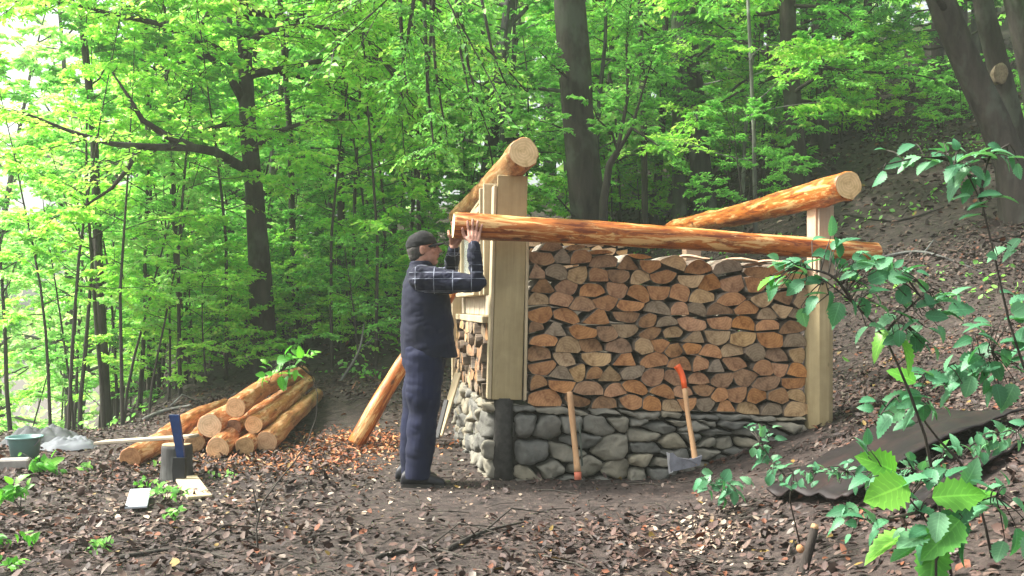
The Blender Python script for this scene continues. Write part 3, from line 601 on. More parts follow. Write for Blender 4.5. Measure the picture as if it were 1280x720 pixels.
# local axes of a piece: x along the wall, y up, z out of the wall
def basis(xd, zd):
    yd = Vector((0, 0, 1)); return Matrix((( xd.x, yd.x, zd.x, 0), (xd.y, yd.y, zd.y, 0), (xd.z, yd.z, zd.z, 0), (0, 0, 0, 1)))
tilt = Vector((ux, uy, -.054)).normalized()
FU0 = .28
stack(2.07, 1.17, .17, .1, lambda a, b: W(FU0 + a, 0, baseline(FU0 + a) + .004 + b), basis(tilt, Vector((uy, -ux, 0))), .33,
      lambda t, s, r, k, R_: f"{t} {s} split log, {ORD[r] if r < R_ - 1 else 'top'} row, {ORD[k].replace('bottom', 'first')} from the boarded corner post", 'split logs of the front firewood stack', .02,
      topf=lambda x: 1.10 + .025 * math.sin(x * 4 + .4) + rnd.uniform(-.035, .035))
sidex = Vector((-uy, ux, 0))   # away from camera
stack(2.2, .54, .15, .09, lambda a, b: W(-.02, 2.38 - a, .555 + b), basis(-sidex, Vector((-ux, -uy, 0))), .3,
      lambda t, s, r, k, R_: f"{t} {s} log under the side window, {ORD[r] if r < R_ - 1 else 'top'} row, {ORD[k].replace('bottom', 'first')} from far", 'split logs of the low side stack', .02,
      topf=lambda x: .55, tones=[('brown', 'end_brown', .4), ('tan', 'end_tan', .35), ('grey', 'end_grey', .25)], frontj=.035)
# back wall: boards with cordwood rows on top
bw = empty('back_wall', W(.1, 3.0, .3)); tag(bw, 'low board wall at the rear of the shed carrying small split logs', 'wall')
for i in range(7):
    m = MB(); m.box((0, 0, 0), (1.75, .03, .172), bev=.004); o = m.build('board', M['sawn_grey'], bw); o.matrix_basis = Matrix.Translation(Vector((.85 * ux, .85 * uy, .2 + .175 * i))) @ Matrix.Rotation(UA, 4, 'Z')
stack(1.7, .42, .115, .078, lambda a, b: W(.1 + a, 2.97, 1.5 + b + .092), basis(Vector((ux, uy, 0)), Vector((uy, -ux, 0))), .25,
      lambda t, s, r, k, R_: f"small {t} {s} log, {ORD[r] if r < R_ - 1 else 'top'} row of rear stack, {ORD[k].replace('bottom', 'first')} from left", 'small split logs of the rear stack', .02,
      topf=lambda x: .38 + rnd.uniform(-.03, .03), tones=[('pinkish', 'end_fresh', .35), ('tan', 'end_tan', .35), ('brown', 'end_brown', .3)])
m = MB(); m.box((0, .15, 0), (1.75, .34, .03), bev=.004); o = m.build('shelf_board', M['sawn_grey'], bw); o.matrix_basis = Matrix.Translation(Vector((.85 * ux - .0 * uy, .85 * uy, 1.275))) @ Matrix.Rotation(UA, 4, 'Z')
# bark strips lying on the front stack
for k, (u, l, a) in enumerate(((1.75, .42, .5), (1.98, .3, .3), (1.35, .26, -.4))):
    m = MB(); pts = [Vector((math.cos(a) * l * (t - .5), math.sin(a) * l * (t - .5) * .5, .012 * math.sin(t * 5))) for t in np.linspace(0, 1, 6)]
    m.tube(pts, [.02, .035, .04, .038, .03, .015], 6, ell=.35, jit=.12); o = m.build('split_slab', M['sawn_pink']); o.location = W(FU0 + u - .1, .14, baseline(u) + 1.12)
    tag(o, ('long pale slab on the right end of the front stack', 'short pale slab beside the end post on top of the front stack', 'small pale slab on the middle of the front stack')[k], 'wood slab')

# foundation
def loft_stone(pl, front, bulge, seed, M_, name, parent, mapf):
    # resample outline
    n = 26; per = [math.dist(pl[i], pl[(i + 1) % len(pl)]) for i in range(len(pl))]; tot = sum(per); q = []; acc = 0; j = 0
    for i in range(n):
        t = tot * i / n
        while acc + per[j] < t: acc += per[j]; j += 1
        f = (t - acc) / per[j]; a, b = pl[j], pl[(j + 1) % len(pl)]; q.append((a[0] + (b[0] - a[0]) * f, a[1] + (b[1] - a[1]) * f))
    cx = sum(p[0] for p in q) / n; cy = sum(p[1] for p in q) / n; cz_ = cy; vs = []; fx_, fz_ = rnd.uniform(-.25, .25), rnd.uniform(-.3, .3); prof = [(1, .14), (1, .02), (.985, -.3 * bulge), (.94, -.62 * bulge), (.84, -.86 * bulge), (.6, -.97 * bulge), (.3, -1.0 * bulge)]
    for s, dp in prof:
        for p in q:
            x, z = cx + (p[0] - cx) * s, cy + (p[1] - cy) * s; nn = noise.noise_vector(Vector((x * 9, z * 9, seed * 3.1 + dp * 4))) * .02 + noise.noise_vector(Vector((x * 26, z * 26, seed * 1.7))) * .011
            fa = (round((noise.noise(Vector((x * 7, z * 7, seed))) + fx_ * (x - cx) * 12 + fz_ * (z - cz_) * 12) * 3) / 3) * .018 if s < .98 else 0
            vs.append(mapf(x + nn.x, dp + nn.y * 1.3 + fa + (fx_ * (x - cx) + fz_ * (z - cz_)) * .8, z + nn.z))
    fs = [(a * n + i, a * n + (i + 1) % n, (a + 1) * n + (i + 1) % n, (a + 1) * n + i) for a in range(len(prof) - 1) for i in range(n)] + [tuple(range((len(prof) - 1) * n, len(prof) * n)), tuple(range(n - 1, -1, -1))]
    c = mapf(cx, 0, cy); m = MB(); m.add([v - c for v in vs], fs); o = m.build(name, M_, parent, True); o.location = c - Vector(parent.location); return o
def courses(u0, u1, ztop, zbot, bands, wd, jx):
    polys = []; z = 0
    lines = [0]; 
    for b in bands: lines.append(lines[-1] + b)
    wob = [[rnd.uniform(-.018, .018) for _ in range(40)] for _ in lines]; wob[0] = [0] * 40
    def zl(li, u): i = (u - u0) / .18; k = int(i) % 38; f = i - int(i); return ztop(u) - lines[li] - (wob[li][k] * (1 - f) + wob[li][k + 1] * f)
    for bi, b in enumerate(bands):
        u = u0 + rnd.uniform(-.05, 0); w0 = wd[bi]; sk = 0
        while u < u1 - .03:
            w = w0 * rnd.choice((.55, .8, 1, 1.15, 1.35)); e = min(u1, u + w); 
            if u1 - e < w0 * .35: e = u1
            s2 = rnd.uniform(-jx, jx); g = .006
            us = max(u, u0)
            poly = [(us + g + sk, zl(bi + 1, us) + g), ((us + e) / 2, zl(bi + 1, (us + e) / 2) + g), (e - g + s2, zl(bi + 1, e) + g), (e - g - s2, zl(bi, e) - g), ((us + e) / 2, zl(bi, (us + e) / 2) - g), (us + g - sk, zl(bi, us) - g)]
            if max(p[1] for p in poly) > zbot((us + e) / 2) - .04 and e - us > .04: polys.append(rounded([(p[0] + rnd.uniform(-1, 1) * .012, p[1] + rnd.uniform(-1, 1) * .35 * min(.03, b * .25)) for p in poly], lambda p: rnd.uniform(.12, .4), 3))
            sk = s2; u = e
    return polys
fd = empty('stone_foundation', W(1, 0, ground(1, 6.8))); tag(fd, 'dry stone foundation of grey fieldstones under the firewood stack', 'stone wall')
k = 0
def rubble(u0, u1, ztop, zbot, sx, sy, ublend=None):
    pts = []; zmin = min(zbot(u0), zbot(u1), zbot((u0 + u1) / 2)) - .1; zmax = max(ztop(u0), ztop(u1)); rr_ = 0; z = zmin + sy * .4
    while z < zmax:
        u = u0 + sx * rnd.uniform(.2, .7)
        while u < u1: pts.append((u, z + rnd.uniform(-.42, .42) * sy)); u += sx * rnd.choice((.45, .7, .9, 1.15, 1.5))
        z += sy * rnd.uniform(.8, 1.2)
    cells = voronoi(pts, [(u0, zmin), (u1, zmin), (u1, ztop(u1)), (u0, ztop(u0))], sx * 1.2, sy, .0045)
    return [rounded(c, lambda p: rnd.uniform(.08, .36), 3) for c in cells if len(c) > 2 and max(p[1] for p in c) > zbot(sum(p[0] for p in c) / len(c)) - .01 and max(p[0] for p in c) - min(p[0] for p in c) > .04 and max(p[1] for p in c) - min(p[1] for p in c) > .02]
gz = lambda u, v=-.05: ground(*W(u, v, 0)[:2])
for pl in courses(.17, 2.34, baseline, lambda u: 0, [.048], [.22], .02) + rubble(.18, 1.0, lambda u: baseline(u) - .055, gz, .22, .155) + rubble(1.0, 2.34, lambda u: baseline(u) - .055, gz, .21, .098):
    k += 1; loft_stone(pl, 0, rnd.uniform(.03, .075), k, M['stone'], 'stone', fd, lambda a, b, c: W(a, b, c))
gs = lambda v: ground(*W(-.05, v, 0)[:2])
for pl in rubble(.02, 2.5, lambda v: .545, gs, .2, .14):
    k += 1; loft_stone(pl, 0, rnd.uniform(.03, .075), k, M['stone'], 'stone', fd, lambda a, b, c: W(.02 + b, a, c))
m = MB()
m.box((1.25, .18, .22), (2.2, .3, .6), WM); m.box((.2, 1.3, .2), (.3, 2.4, .66), WM)
m2 = MB(); m2.v = [tuple(Vector(v) - fd.location) for v in m.v]; m2.f = m.f; m2.m = m.m
for i, v in enumerate(m2.v):   # keep the earth core below the sloping top
    u = (Vector(v) + fd.location - U0).dot(Vector((ux, uy, 0)))
    if v[2] + fd.location.z > .4: m2.v[i] = (v[0], v[1], baseline(u) - .02 - fd.location.z)
m2.build('earth_core', M['earth'], fd)

# corner post, boxed with boards
cp = empty('corner_post', W(.13, .06, .56)); tag(cp, 'wide yellowish board clad corner post beside the man', 'post')
def rel(o, M_): o.matrix_basis = Matrix.Translation(-Vector(o.parent.location)) @ M_; return o
SH = Matrix.Identity(4); SH[0][2] = .028   # the post leans a little to the right
def board(name, size, pos, mat, parent, rot=None, bev=.004):
    m = MB(); m.box((0, 0, 0), size, bev=bev); o = m.build(name, mat, parent); o.matrix_basis = Matrix.Translation(-Vector(parent.location)) @ Matrix.Translation(Vector(pos)) @ (rot if rot is not None else Matrix.Rotation(UA, 4, 'Z')); return o
RZ = Matrix.Rotation(UA, 4, 'Z'); lean = Matrix.Rotation(math.radians(1.6), 4, 'Y')
board('post', (.15, .1, 1.575), W(.15, .07, 1.352), M['sawn'], cp, RZ @ lean)
board('front_board', (.215, .022, 1.575), W(.145, .005, 1.352), M['sawn'], cp, RZ @ lean)
board('edge_board', (.02, .12, 1.12), W(.262, .04, 1.12), M['sawn_pale'], cp, RZ @ Matrix.Rotation(math.radians(1.0), 4, 'Y'))
board('edge_board', (.022, .12, 1.5), W(.022, .045, 1.32), M['sawn_pale'], cp, RZ @ lean)
m = MB(); m.tube([(0, 0, -.15), (.0, 0, .2), (.004, 0, .575)], [.078, .072, .07], 14, jit=.04); o = m.build('charred_base_post', M['char'], cp, True); o.location = W(.105, .05, 0) - Vector(cp.location)
# end post
ep = empty('end_post', W(2.44, .02, gz(2.44))); tag(ep, 'rough pale end post at the right of the firewood stack', 'post')
board('squared_top', (.12, .14, .82), W(2.445, .0, 1.56), M['sawn_pink'], ep)
board('face_board', (.115, .024, .80), W(2.46, -.082, 1.555), M['sawn_grey'], ep)
m = MB(); m.tube([(0, 0, -.95), (0, 0, -.5), (0, 0, 0), (0, 0, .25), (0, 0, .262)], [.118, .122, .12, .116, .1], 8, jit=.015); o = m.build('lower_post', M['sawn'], ep); o.matrix_basis = Matrix.Translation(W(2.44, -.01, 1.17) - Vector(ep.location)) @ Matrix.Rotation(UA + PI / 8, 4, 'Z') @ Matrix.Diagonal((.82, .82, 1, 1))
# back post
bp = empty('back_post', (1.86, 9.95, ground(1.86, 9.95))); tag(bp, 'square rear post seen through the gap under the long beam', 'post')
board('post', (.16, .14, 1.95), (1.86, 9.95, .96), M['sawn_pink'], bp)
board('tenon', (.09, .08, .06), (1.86, 9.95, 1.955), M['sawn_pink'], bp)

# side wall frame with window
sw = empty('side_wall', W(0, 1.3, .5)); tag(sw, 'timber side wall with a window above low split logs beside the man', 'wall')
def sboard(name, v0, v1, z0, z1, th, uoff, mat, parent=sw, bev=.004):
    m = MB(); m.box((0, 0, 0), (th, v1 - v0, z1 - z0), bev=bev); o = m.build(name, mat, parent); base = Vector(sw.location) if parent is sw else Vector(sw.location) + Vector(parent.location)
    o.matrix_basis = Matrix.Translation(W(uoff, (v0 + v1) / 2, (z0 + z1) / 2) - Vector(sw.location)) @ RZ
    if parent is not sw: o.matrix_basis = parent.matrix_basis.inverted() @ o.matrix_basis
    return o
sboard('far_post', 2.38, 2.5, .3, 1.98, .12, .0, M['sawn_pale'])
sboard('base_rail', .13, 2.38, 1.10, 1.15, .12, .03, M['sawn_pale'])
n = 12
for i in range(n): sboard('panel_board', .13 + i * 2.25 / n, .13 + (i + 1) * 2.25 / n - .004, 1.153, 1.30, .022, .035 + .004 * (i % 2), M['sawn_grey'])
for v in (.16, .42): sboard('stud', v, v + .05, 1.303, 2.1, .1, .03, M['sawn_pale'])
sboard('stud', .29, .33, 1.303, 2.08, .08, .05, M['sawn_grey'])
for v in (2.18,): sboard('stud', v, v + .06, 1.303, 1.96, .1, .03, M['sawn_pale'])
sboard('top_rail', .5, 2.2, 1.93, 1.98, .1, .03, M['sawn_pale'])
wf = sboard('window_frame', .52, .58, 1.34, 1.92, .06, .02, M['sawn_pale'])
for (a, b, c, d) in ((2.08, 2.14, 1.34, 1.92), (.58, 2.08, 1.34, 1.39), (.58, 2.08, 1.87, 1.92), (1.3, 1.34, 1.39, 1.87)): sboard('frame_bar', a, b, c, d, .056, .02, M['sawn_pale'], wf)
sboard('sill', .48, 2.18, 1.303, 1.337, .11, -.005, M['sawn_pale'], wf)
gt = NT('window_glass'); gt.color((.6, .66, .62), .08); gt.p.inputs['Transmission Weight'].default_value = .6; gt.p.inputs['IOR'].default_value = 1.1
for a, b in ((.582, 1.298), (1.342, 2.078)): sboard('pane', a, b, 1.392, 1.868, .006, .025, gt.m, wf, 0)
m = MB(); m.box((0, 0, 0), (.05, .03, 1.0), bev=.004); o = m.build('brace', M['sawn_pale'], sw); q0, q1 = W(.02, 2.1, 1.95), W(.1, .95, 2.12); dd_ = (q1 - q0); o.matrix_basis = Matrix.Translation((q0 + q1) / 2 - Vector(sw.location)) @ dd_.to_track_quat('Z', 'Y').to_matrix().to_4x4(); o.scale = (1, 1, dd_.length)
# far rear left post under the left beam
lp = empty('rear_post', (-.5, 10.0, ground(-.5, 10))); tag(lp, 'rear post under the far end of the left roof beam hidden behind the frame', 'post')
board('post', (.14, .14, 1.8), (-.5, 10.0, 1.18), M['sawn'], lp)

# logs
def log(name, p0, p1, r0, r1, side, end, label, cat='log', group=None, bend=.03, n=22, knots=0):
    p0, p1 = Vector(p0), Vector(p1); ax = p1 - p0; L = ax.length; k = max(8, int(L / .09)); vs = []
    sdv = rnd.uniform(0, 50); b1, b2 = rnd.uniform(-1, 1) * bend, rnd.uniform(-1, 1) * bend
    prof = [(0, .93)] + [(.012, 1)] + [(L * i / k, 1) for i in range(1, k)] + [(L - .012, 1), (L, .93)]
    for z, s in prof:
        t = z / L; r = (r0 + (r1 - r0) * t) * s; cx, cy = b1 * math.sin(PI * t), b2 * math.sin(PI * t * 1.4)
        for i in range(n):
            a = 2 * PI * i / n; nn = noise.noise(Vector((math.cos(a) * 1.1, math.sin(a) * 1.1, z * 2.6 + sdv))) * .11 + noise.noise(Vector((math.cos(a) * 3, math.sin(a) * 3, z * 8 + sdv))) * .05 + max(0, noise.noise(Vector((math.cos(a) * 2, math.sin(a) * 2, z * 4 + sdv + 7))) - .32) * .35
            rr = r * (1 + nn); vs.append((cx + math.cos(a) * rr, cy + math.sin(a) * rr, z))
    K = len(prof); fs = [(a * n + i, a * n + (i + 1) % n, (a + 1) * n + (i + 1) % n, (a + 1) * n + i) for a in range(K - 1) for i in range(n)]
    m = MB(); m.add(vs, fs); o = m.build(name, side, None, True); o.matrix_basis = Matrix.Translation(p0) @ ax.to_track_quat('Z', 'Y').to_matrix().to_4x4()
    for zi, rev in ((0, True), (K - 1, False)):
        ring = [Vector(vs[zi * n + i]) for i in range(n)]; c = sum(ring, Vector()) / n; e = MB()
        dz = -.002 if rev else .002; top = [v + Vector((0, 0, dz)) for v in ring]; low = [v - Vector((0, 0, dz * 2)) for v in ring]
        ff = [tuple(range(n - 1, -1, -1)) if rev else tuple(range(n))]; loc = c + Vector((0, 0, dz))
        e.add([v * 1 - loc for v in top], ff); eo = e.build('cut_end', end, o); eo.location = loc
    return tag(o, label, cat, group)
log('roof_beam', (-.392, 6.45, 1.763), (2.645, 6.95, 1.62), .088, .068, M['peel_orange'], M['end_yellow'], 'long shiny orange peeled log the man holds across the front', 'beam', bend=.012, n=28)
log('roof_beam', (.078, 6.42, 2.25), (-.60, 10.25, 2.16), .104, .078, M['peel_tan'], M['end_yellow'], 'thick peeled log lying on top of the boarded corner post', 'beam', n=28)
log('roof_beam', (2.29, 6.52, 2.047), (1.70, 10.2, 2.03), .1, .08, M['peel_orange'], M['end_yellow'], 'peeled log on the right end post running back into the trees', 'beam', n=28)
log('leaning_pole', (-1.36, 8.35, .02), (-.52, 8.78, 1.45), .075, .06, M['peel_orange'], M['end_fresh'], 'orange peeled pole leaning on the shed behind the man', 'log')
GP = 'peeled logs piled at the left'
def plog(px, py, d, r, fx, fy, fd_, fr, label, endm='end_fresh', side='peel_pile'):
    log('peeled_log', P(px, py, d), P(fx, fy, fd_), r, fr, M[side], M[endm], label, 'log', GP)
plog(333, 553, 7.88, .091, 396, 492, 10.7, .072, 'right outermost log of the pile lying on the ground', side='peel_tan')
plog(317, 531, 7.95, .078, 386, 478, 10.7, .07, 'second log from the right in the pile, just above the outermost one')
plog(294, 510, 7.9, .086, 378, 463, 10.8, .08, 'topmost log of the pile with a ragged far end')
plog(292, 534, 8.05, .07, 366, 486, 10.6, .06, 'thin log with dark end right below the topmost one', 'end_brown')
plog(306, 558, 7.75, .08, 376, 500, 10.4, .07, 'bottom log with a greyish end left of the outermost log', 'end_tan')
plog(272, 561, 7.6, .094, 340, 505, 10.4, .08, 'thick bottom log with a flaky orange end in the middle of the pile')
plog(262, 532, 7.85, .102, 325, 492, 10.5, .085, 'thick pale log with knotty yellow end left of the topmost log', 'end_yellow')
plog(243, 553, 7.9, .082, 300, 507, 10.4, .075, 'bottom log showing its pinkish end just right of the stump', 'end_tan')
plog(206, 549, 8.1, .085, 282, 503, 10.6, .075, 'pale log at the left back of the pile behind the stump')
plog(163, 572, 7.35, .085, 232, 535, 8.9, .08, 'short log with bright orange end lying apart at the left of the pile', 'end_amber')
# thin moist air of the valley
m = MB(); m.box((0, 0, 0), (160, 140, 60)); hz = m.build('haze', []); hz.location = (0, 35, 9)
hm = bpy.data.materials.new('haze_air'); hm.use_nodes = True; ht = hm.node_tree; ht.nodes.remove(ht.nodes['Principled BSDF']); pv = ht.nodes.new('ShaderNodeVolumePrincipled')
pv.inputs['Color'].default_value = (.85, .95, .82, 1); pv.inputs['Density'].default_value = HAZE; pv.inputs['Anisotropy'].default_value = .3; ht.links.new(pv.outputs[0], ht.nodes['Material Output'].inputs['Volume']); hz.data.materials.append(hm)
tag(hz, 'thin pale haze in the forest air', 'haze', kind='stuff')
#PART3
# ---------------------------------------------------------------- tools, boards, odds and ends
def smooth_path(pts, n=14):
    pts = [Vector(p) for p in pts]; out = []
    for i in range(n):
        t = i / (n - 1) * (len(pts) - 1); k = min(int(t), len(pts) - 2); f = t - k
        p0, p1, p2, p3 = pts[max(k - 1, 0)], pts[k], pts[k + 1], pts[min(k + 2, len(pts) - 1)]
        out.append(.5 * ((2 * p1) + (p2 - p0) * f + (2 * p0 - 5 * p1 + 4 * p2 - p3) * f * f + (3 * p1 - p0 - 3 * p2 + p3) * f ** 3))
    return out
orange = plain('orange_paint', (.75, .11, .025), .4, .1, 8); steel = plain('axe_steel', (.22, .23, .27), .45, .25, 20, .6); edge = plain('axe_edge', (.6, .62, .66), .3, .1, 20, .7)
redtip = plain('red_tip', (.5, .14, .08), .6, .2, 10)
ax = empty('axe', G(868, 582)); tag(ax, 'long axe with orange painted grip leaning on the firewood stack', 'axe'); A0 = Vector(ax.location)
path = smooth_path([P(870, 582, 6.5), P(866, 555, 6.55), P(860, 520, 6.62), P(857, 495, 6.67), P(853, 470, 6.72), P(846, 457, 6.74)], 16)
m = MB(); m.tube([p - A0 for p in path[:11]], [.02, .021, .02, .019, .018, .017, .017, .017, .017, .018, .018], 12, ell=1.35); m.build('handle', M['handle'], ax, True)
m = MB(); m.tube([p - A0 for p in path[10:]], [.019, .02, .021, .022, .024, .026], 12, ell=1.35); m.build('grip', orange, ax, True)
# head: wedge seen from its side, cutting edge to the left
h = [(835, 567), (838, 590), (850, 587), (874, 581), (877, 569), (862, 574), (848, 572), (841, 566)]
def head(pxs, d, th):
    m = MB(); n = len(pxs); c = []
    for x, y in pxs: p = P(x, y, d); t = th * (.12 + .88 * min(1, max(0, (x - 835) / 30))); c.append((p, t))
    m.add([p + Vector((0, -t / 2, 0)) - A0 for p, t in c] + [p + Vector((0, t / 2, 0)) - A0 for p, t in c], [tuple(range(n)), tuple(range(2 * n - 1, n - 1, -1))] + [(i, i + n, (i + 1) % n + n, (i + 1) % n) for i in range(n)]); return m
head(h, 6.5, .052).build('head', steel, ax)
head([(833, 565), (836, 592), (841, 590), (839, 578), (838, 567)], 6.5, .05).build('cutting_edge', edge, ax)
ml = empty('peeling_iron', G(722, 600)); tag(ml, 'short wooden handled peeling iron standing against the stones', 'tool'); A1 = Vector(ml.location)
m = MB(); m.tube([p - A1 for p in smooth_path([P(712, 490, 6.66), P(715, 520, 6.62), P(719, 560, 6.56), P(722, 590, 6.5)], 10)], [.02, .021, .022, .022, .021, .02, .02, .02, .022, .023], 12); m.build('handle', M['handle'], ml, True)
m = MB(); m.tube([P(722, 590, 6.5) - A1, P(722.5, 600, 6.49) - A1], [.025, .024], 12); m.build('tip', redtip, ml, True)
m = MB(); m.box((0, 0, 0), (.012, .03, .3), bev=.003); o = m.build('blade', plain('dark_iron', (.1, .12, .1), .5, .3, 20, .5), ml); o.matrix_basis = Matrix.Translation(P(722, 555, 6.57) - A1 + Vector((.022, 0, 0))) @ Matrix.Rotation(math.radians(-3.5), 4, 'Y')
# stump and blue tool
sp_ = onground(221, 6.72); S0 = Vector((sp_.x, sp_.y, sp_.z)); st = empty('chopping_stump', S0); tag(st, 'grey chopping stump standing in front of the log pile', 'stump')
m = MB(); m.tube([(0, 0, -.06), (0, 0, .02), (0, 0, .12), (0, 0, .22), (0, 0, .245)], [.118, .112, .106, .105, .1], 20, jit=.025); m.build('bark', M['bark_grey'], st, True)
m = MB(); m.tube([(0, 0, .2455), (0, 0, .25)], [.099, .097], 20); m.build('cut_top', M['end_tan'], st)
bt = empty('wedge_tool', G(224, 603)); tag(bt, 'dark blue flat blade with black foot leaning on the stump', 'tool'); B0 = Vector(bt.location)
def strip(pts, d, th, base):
    m = MB(); n = len(pts) * 2; L = [P(x0, y, dd) - base for x0, x1, y, dd in pts] ; R_ = [P(x1, y, dd) - base for x0, x1, y, dd in pts]; k = len(pts)
    vs = L + R_ + [v + Vector((0, th, 0)) for v in L + R_]; fs = []
    for i in range(k - 1): fs += [(i, i + 1, k + i + 1, k + i), (2 * k + i, 3 * k + i, 3 * k + i + 1, 2 * k + i + 1), (i, 2 * k + i, 2 * k + i + 1, i + 1), (k + i, k + i + 1, 3 * k + i + 1, 3 * k + i)]
    fs += [(0, k, 3 * k, 2 * k), (k - 1, 3 * k - 1, 4 * k - 1, 2 * k - 1)]; return m.add(vs, fs)
strip([(211, 223, 519, 6.52), (214, 225.5, 535, 6.53), (218, 228, 555, 6.54), (221, 230, 572, 6.55)], 0, .03, B0).build('blade', plain('blue_steel', (.012, .035, .13), .4, .3, 15), bt)
strip([(216, 231, 572.5, 6.53), (215, 231, 588, 6.53), (216, 230, 603, 6.52)], 0, .045, B0).build('foot', plain('black_rubber', (.015, .016, .018), .6, .3, 15), bt)
def slab(name, a, b, w, th, mat, label, cat='board', lift=0, ez=0):
    a, b = Vector(a), Vector(b); c = (a + b) / 2; L = (b - a).length; m = MB(); m.box((0, 0, 0), (L, w, th), bev=min(.004, th * .3))
    # grain runs along local z of the sawn material, so build it standing and turn it
    m = MB(); m.box((0, 0, 0), (w, th, L), bev=min(.004, th * .3)); o = m.build(name, mat); z = (b - a).normalized(); x = z.cross(Vector((0, 0, 1))).normalized(); y = z.cross(x)
    o.matrix_basis = Matrix(((x.x, y.x, z.x, c.x), (x.y, y.y, z.y, c.y), (x.z, y.z, z.z, c.z), (0, 0, 0, 1))); return tag(o, label, cat)
slab('plank', P(124, 553, 7.0), P(243, 545, 6.8), .13, .022, M['sawn_grey'], 'weathered plank lying across the stump and a log', lift=0)
q = G(232, 602, .03); slab('plank', q, G(250, 627, .02), .15, .022, M['sawn_pale'], 'short tan board lying on the ground in front of the stump')
q = G(170, 642, .03); wb = slab('white_board', q, P(176, 612, 6.1), .125, .015, plain('white_paint', (.42, .46, .5), .5, .06, 10), 'small white board with a dark hole propped among seedlings')
m = MB(); m.tube([(0, -.009, 0), (0, -.0085, 0)], .008, 10); m.tube([(0, .0085, -.03), (0, .010, -.03)], .007, 10); m.build('hole', M['char'], wb)
# pale plank and dark strip leaning on the side wall behind the man
slab('plank', P(549, 545, 8.35), P(573, 466, 8.6), .07, .02, M['sawn_pale'], 'narrow pale plank leaning on the stone side wall behind the man legs')
slab('iron_bar', P(546, 548, 8.1), P(558, 500, 8.3), .04, .02, plain('dark_bar', (.03, .03, .03), .6), 'dark bar leaning below the narrow pale plank', 'bar')
# bucket, tarp heap, grey block
teal = plain('teal_plastic', (.12, .24, .23), .45, .1, 6)
bk0 = onground(31, 7.55); bk = empty('bucket', bk0); tag(bk, 'teal plastic bucket at the left edge by the tarp', 'bucket')
m = MB(); n = 24; prof = [(.095, 0), (.12, .19), (.126, .2), (.113, .2), (.09, .012)]
vs = [(r * math.cos(2 * PI * i / n), r * math.sin(2 * PI * i / n), z) for r, z in prof for i in range(n)]; m.add(vs, [(a * n + i, a * n + (i + 1) % n, (a + 1) * n + (i + 1) % n, (a + 1) * n + i) for a in range(4) for i in range(n)] + [tuple(range(4 * n, 5 * n)), tuple(range(n - 1, -1, -1))]); m.build('body', teal, bk, True)
m = MB(); m.tube([(.131 * math.cos(2 * PI * i / n), .131 * math.sin(2 * PI * i / n), .196) for i in range(n + 1)], .008, 6); m.build('rim', teal, bk, True)
m = MB(); m.tube([(.13 * math.cos(t), -.02 - .05 * math.sin(t), .2 - .1 * math.sin(t)) for t in np.linspace(0, PI, 12)], .004, 6); m.build('wire_handle', steel, bk, True)
def heap(name, c, rx, ry, hgt, mat, label, cat, seed, sharp=.5):
    m = MB(); nu, nv = 40, 14; vs = []
    for j in range(nv + 1):
        f = j / nv; 
        for i in range(nu):
            a = 2 * PI * i / nu; rr = 1 - f; q = Vector((math.cos(a) * rr, math.sin(a) * rr, seed)); rid = abs(noise.noise(q * 2.2)) ; hh = hgt * (1 - rr ** 3) * (.62 + .5 * rid - .35 * abs(noise.noise(q * 4)) + .2 * noise.noise(q * 7)); ed = 1 + .28 * noise.noise(Vector((math.cos(a) * 1.5, math.sin(a) * 1.5, seed + 9)))
            x, y = c.x + math.cos(a) * rr * rx * ed, c.y + math.sin(a) * rr * ry * ed; vs.append((x - c.x, y - c.y, ground(x, y) - c.z + .01 + max(0, hh)))
    m.add(vs, [(j * nu + i, j * nu + (i + 1) % nu, (j + 1) * nu + (i + 1) % nu, (j + 1) * nu + i) for j in range(nv) for i in range(nu)] ); o = m.build(name, mat, None, True); o.location = c; return tag(o, label, cat)
tarpm = plain('grey_tarp', (.07, .078, .082), .8, .25, 5, bump=.4)
heap('tarp', onground(52, 8.5), .34, .3, .2, tarpm, 'crumpled dark grey tarpaulin heap behind the bucket', 'tarp', 3)
heap('tarp', onground(88, 8.2), .24, .22, .12, plain('pale_tarp', (.13, .145, .16), .75, .2, 5, bump=.4), 'low pale grey tarpaulin fold right of the bucket', 'tarp', 8)
m = MB(); m.box((0, 0, 0), (.22, .12, .085), bev=.012); o = m.build('concrete_block', plain('grey_block', (.3, .28, .26), .9)); o.location = onground(18, 7.2) + Vector((0, 0, .04)); o.rotation_euler = (0, 0, .2); tag(o, 'grey block on the ground in front of the bucket', 'block')

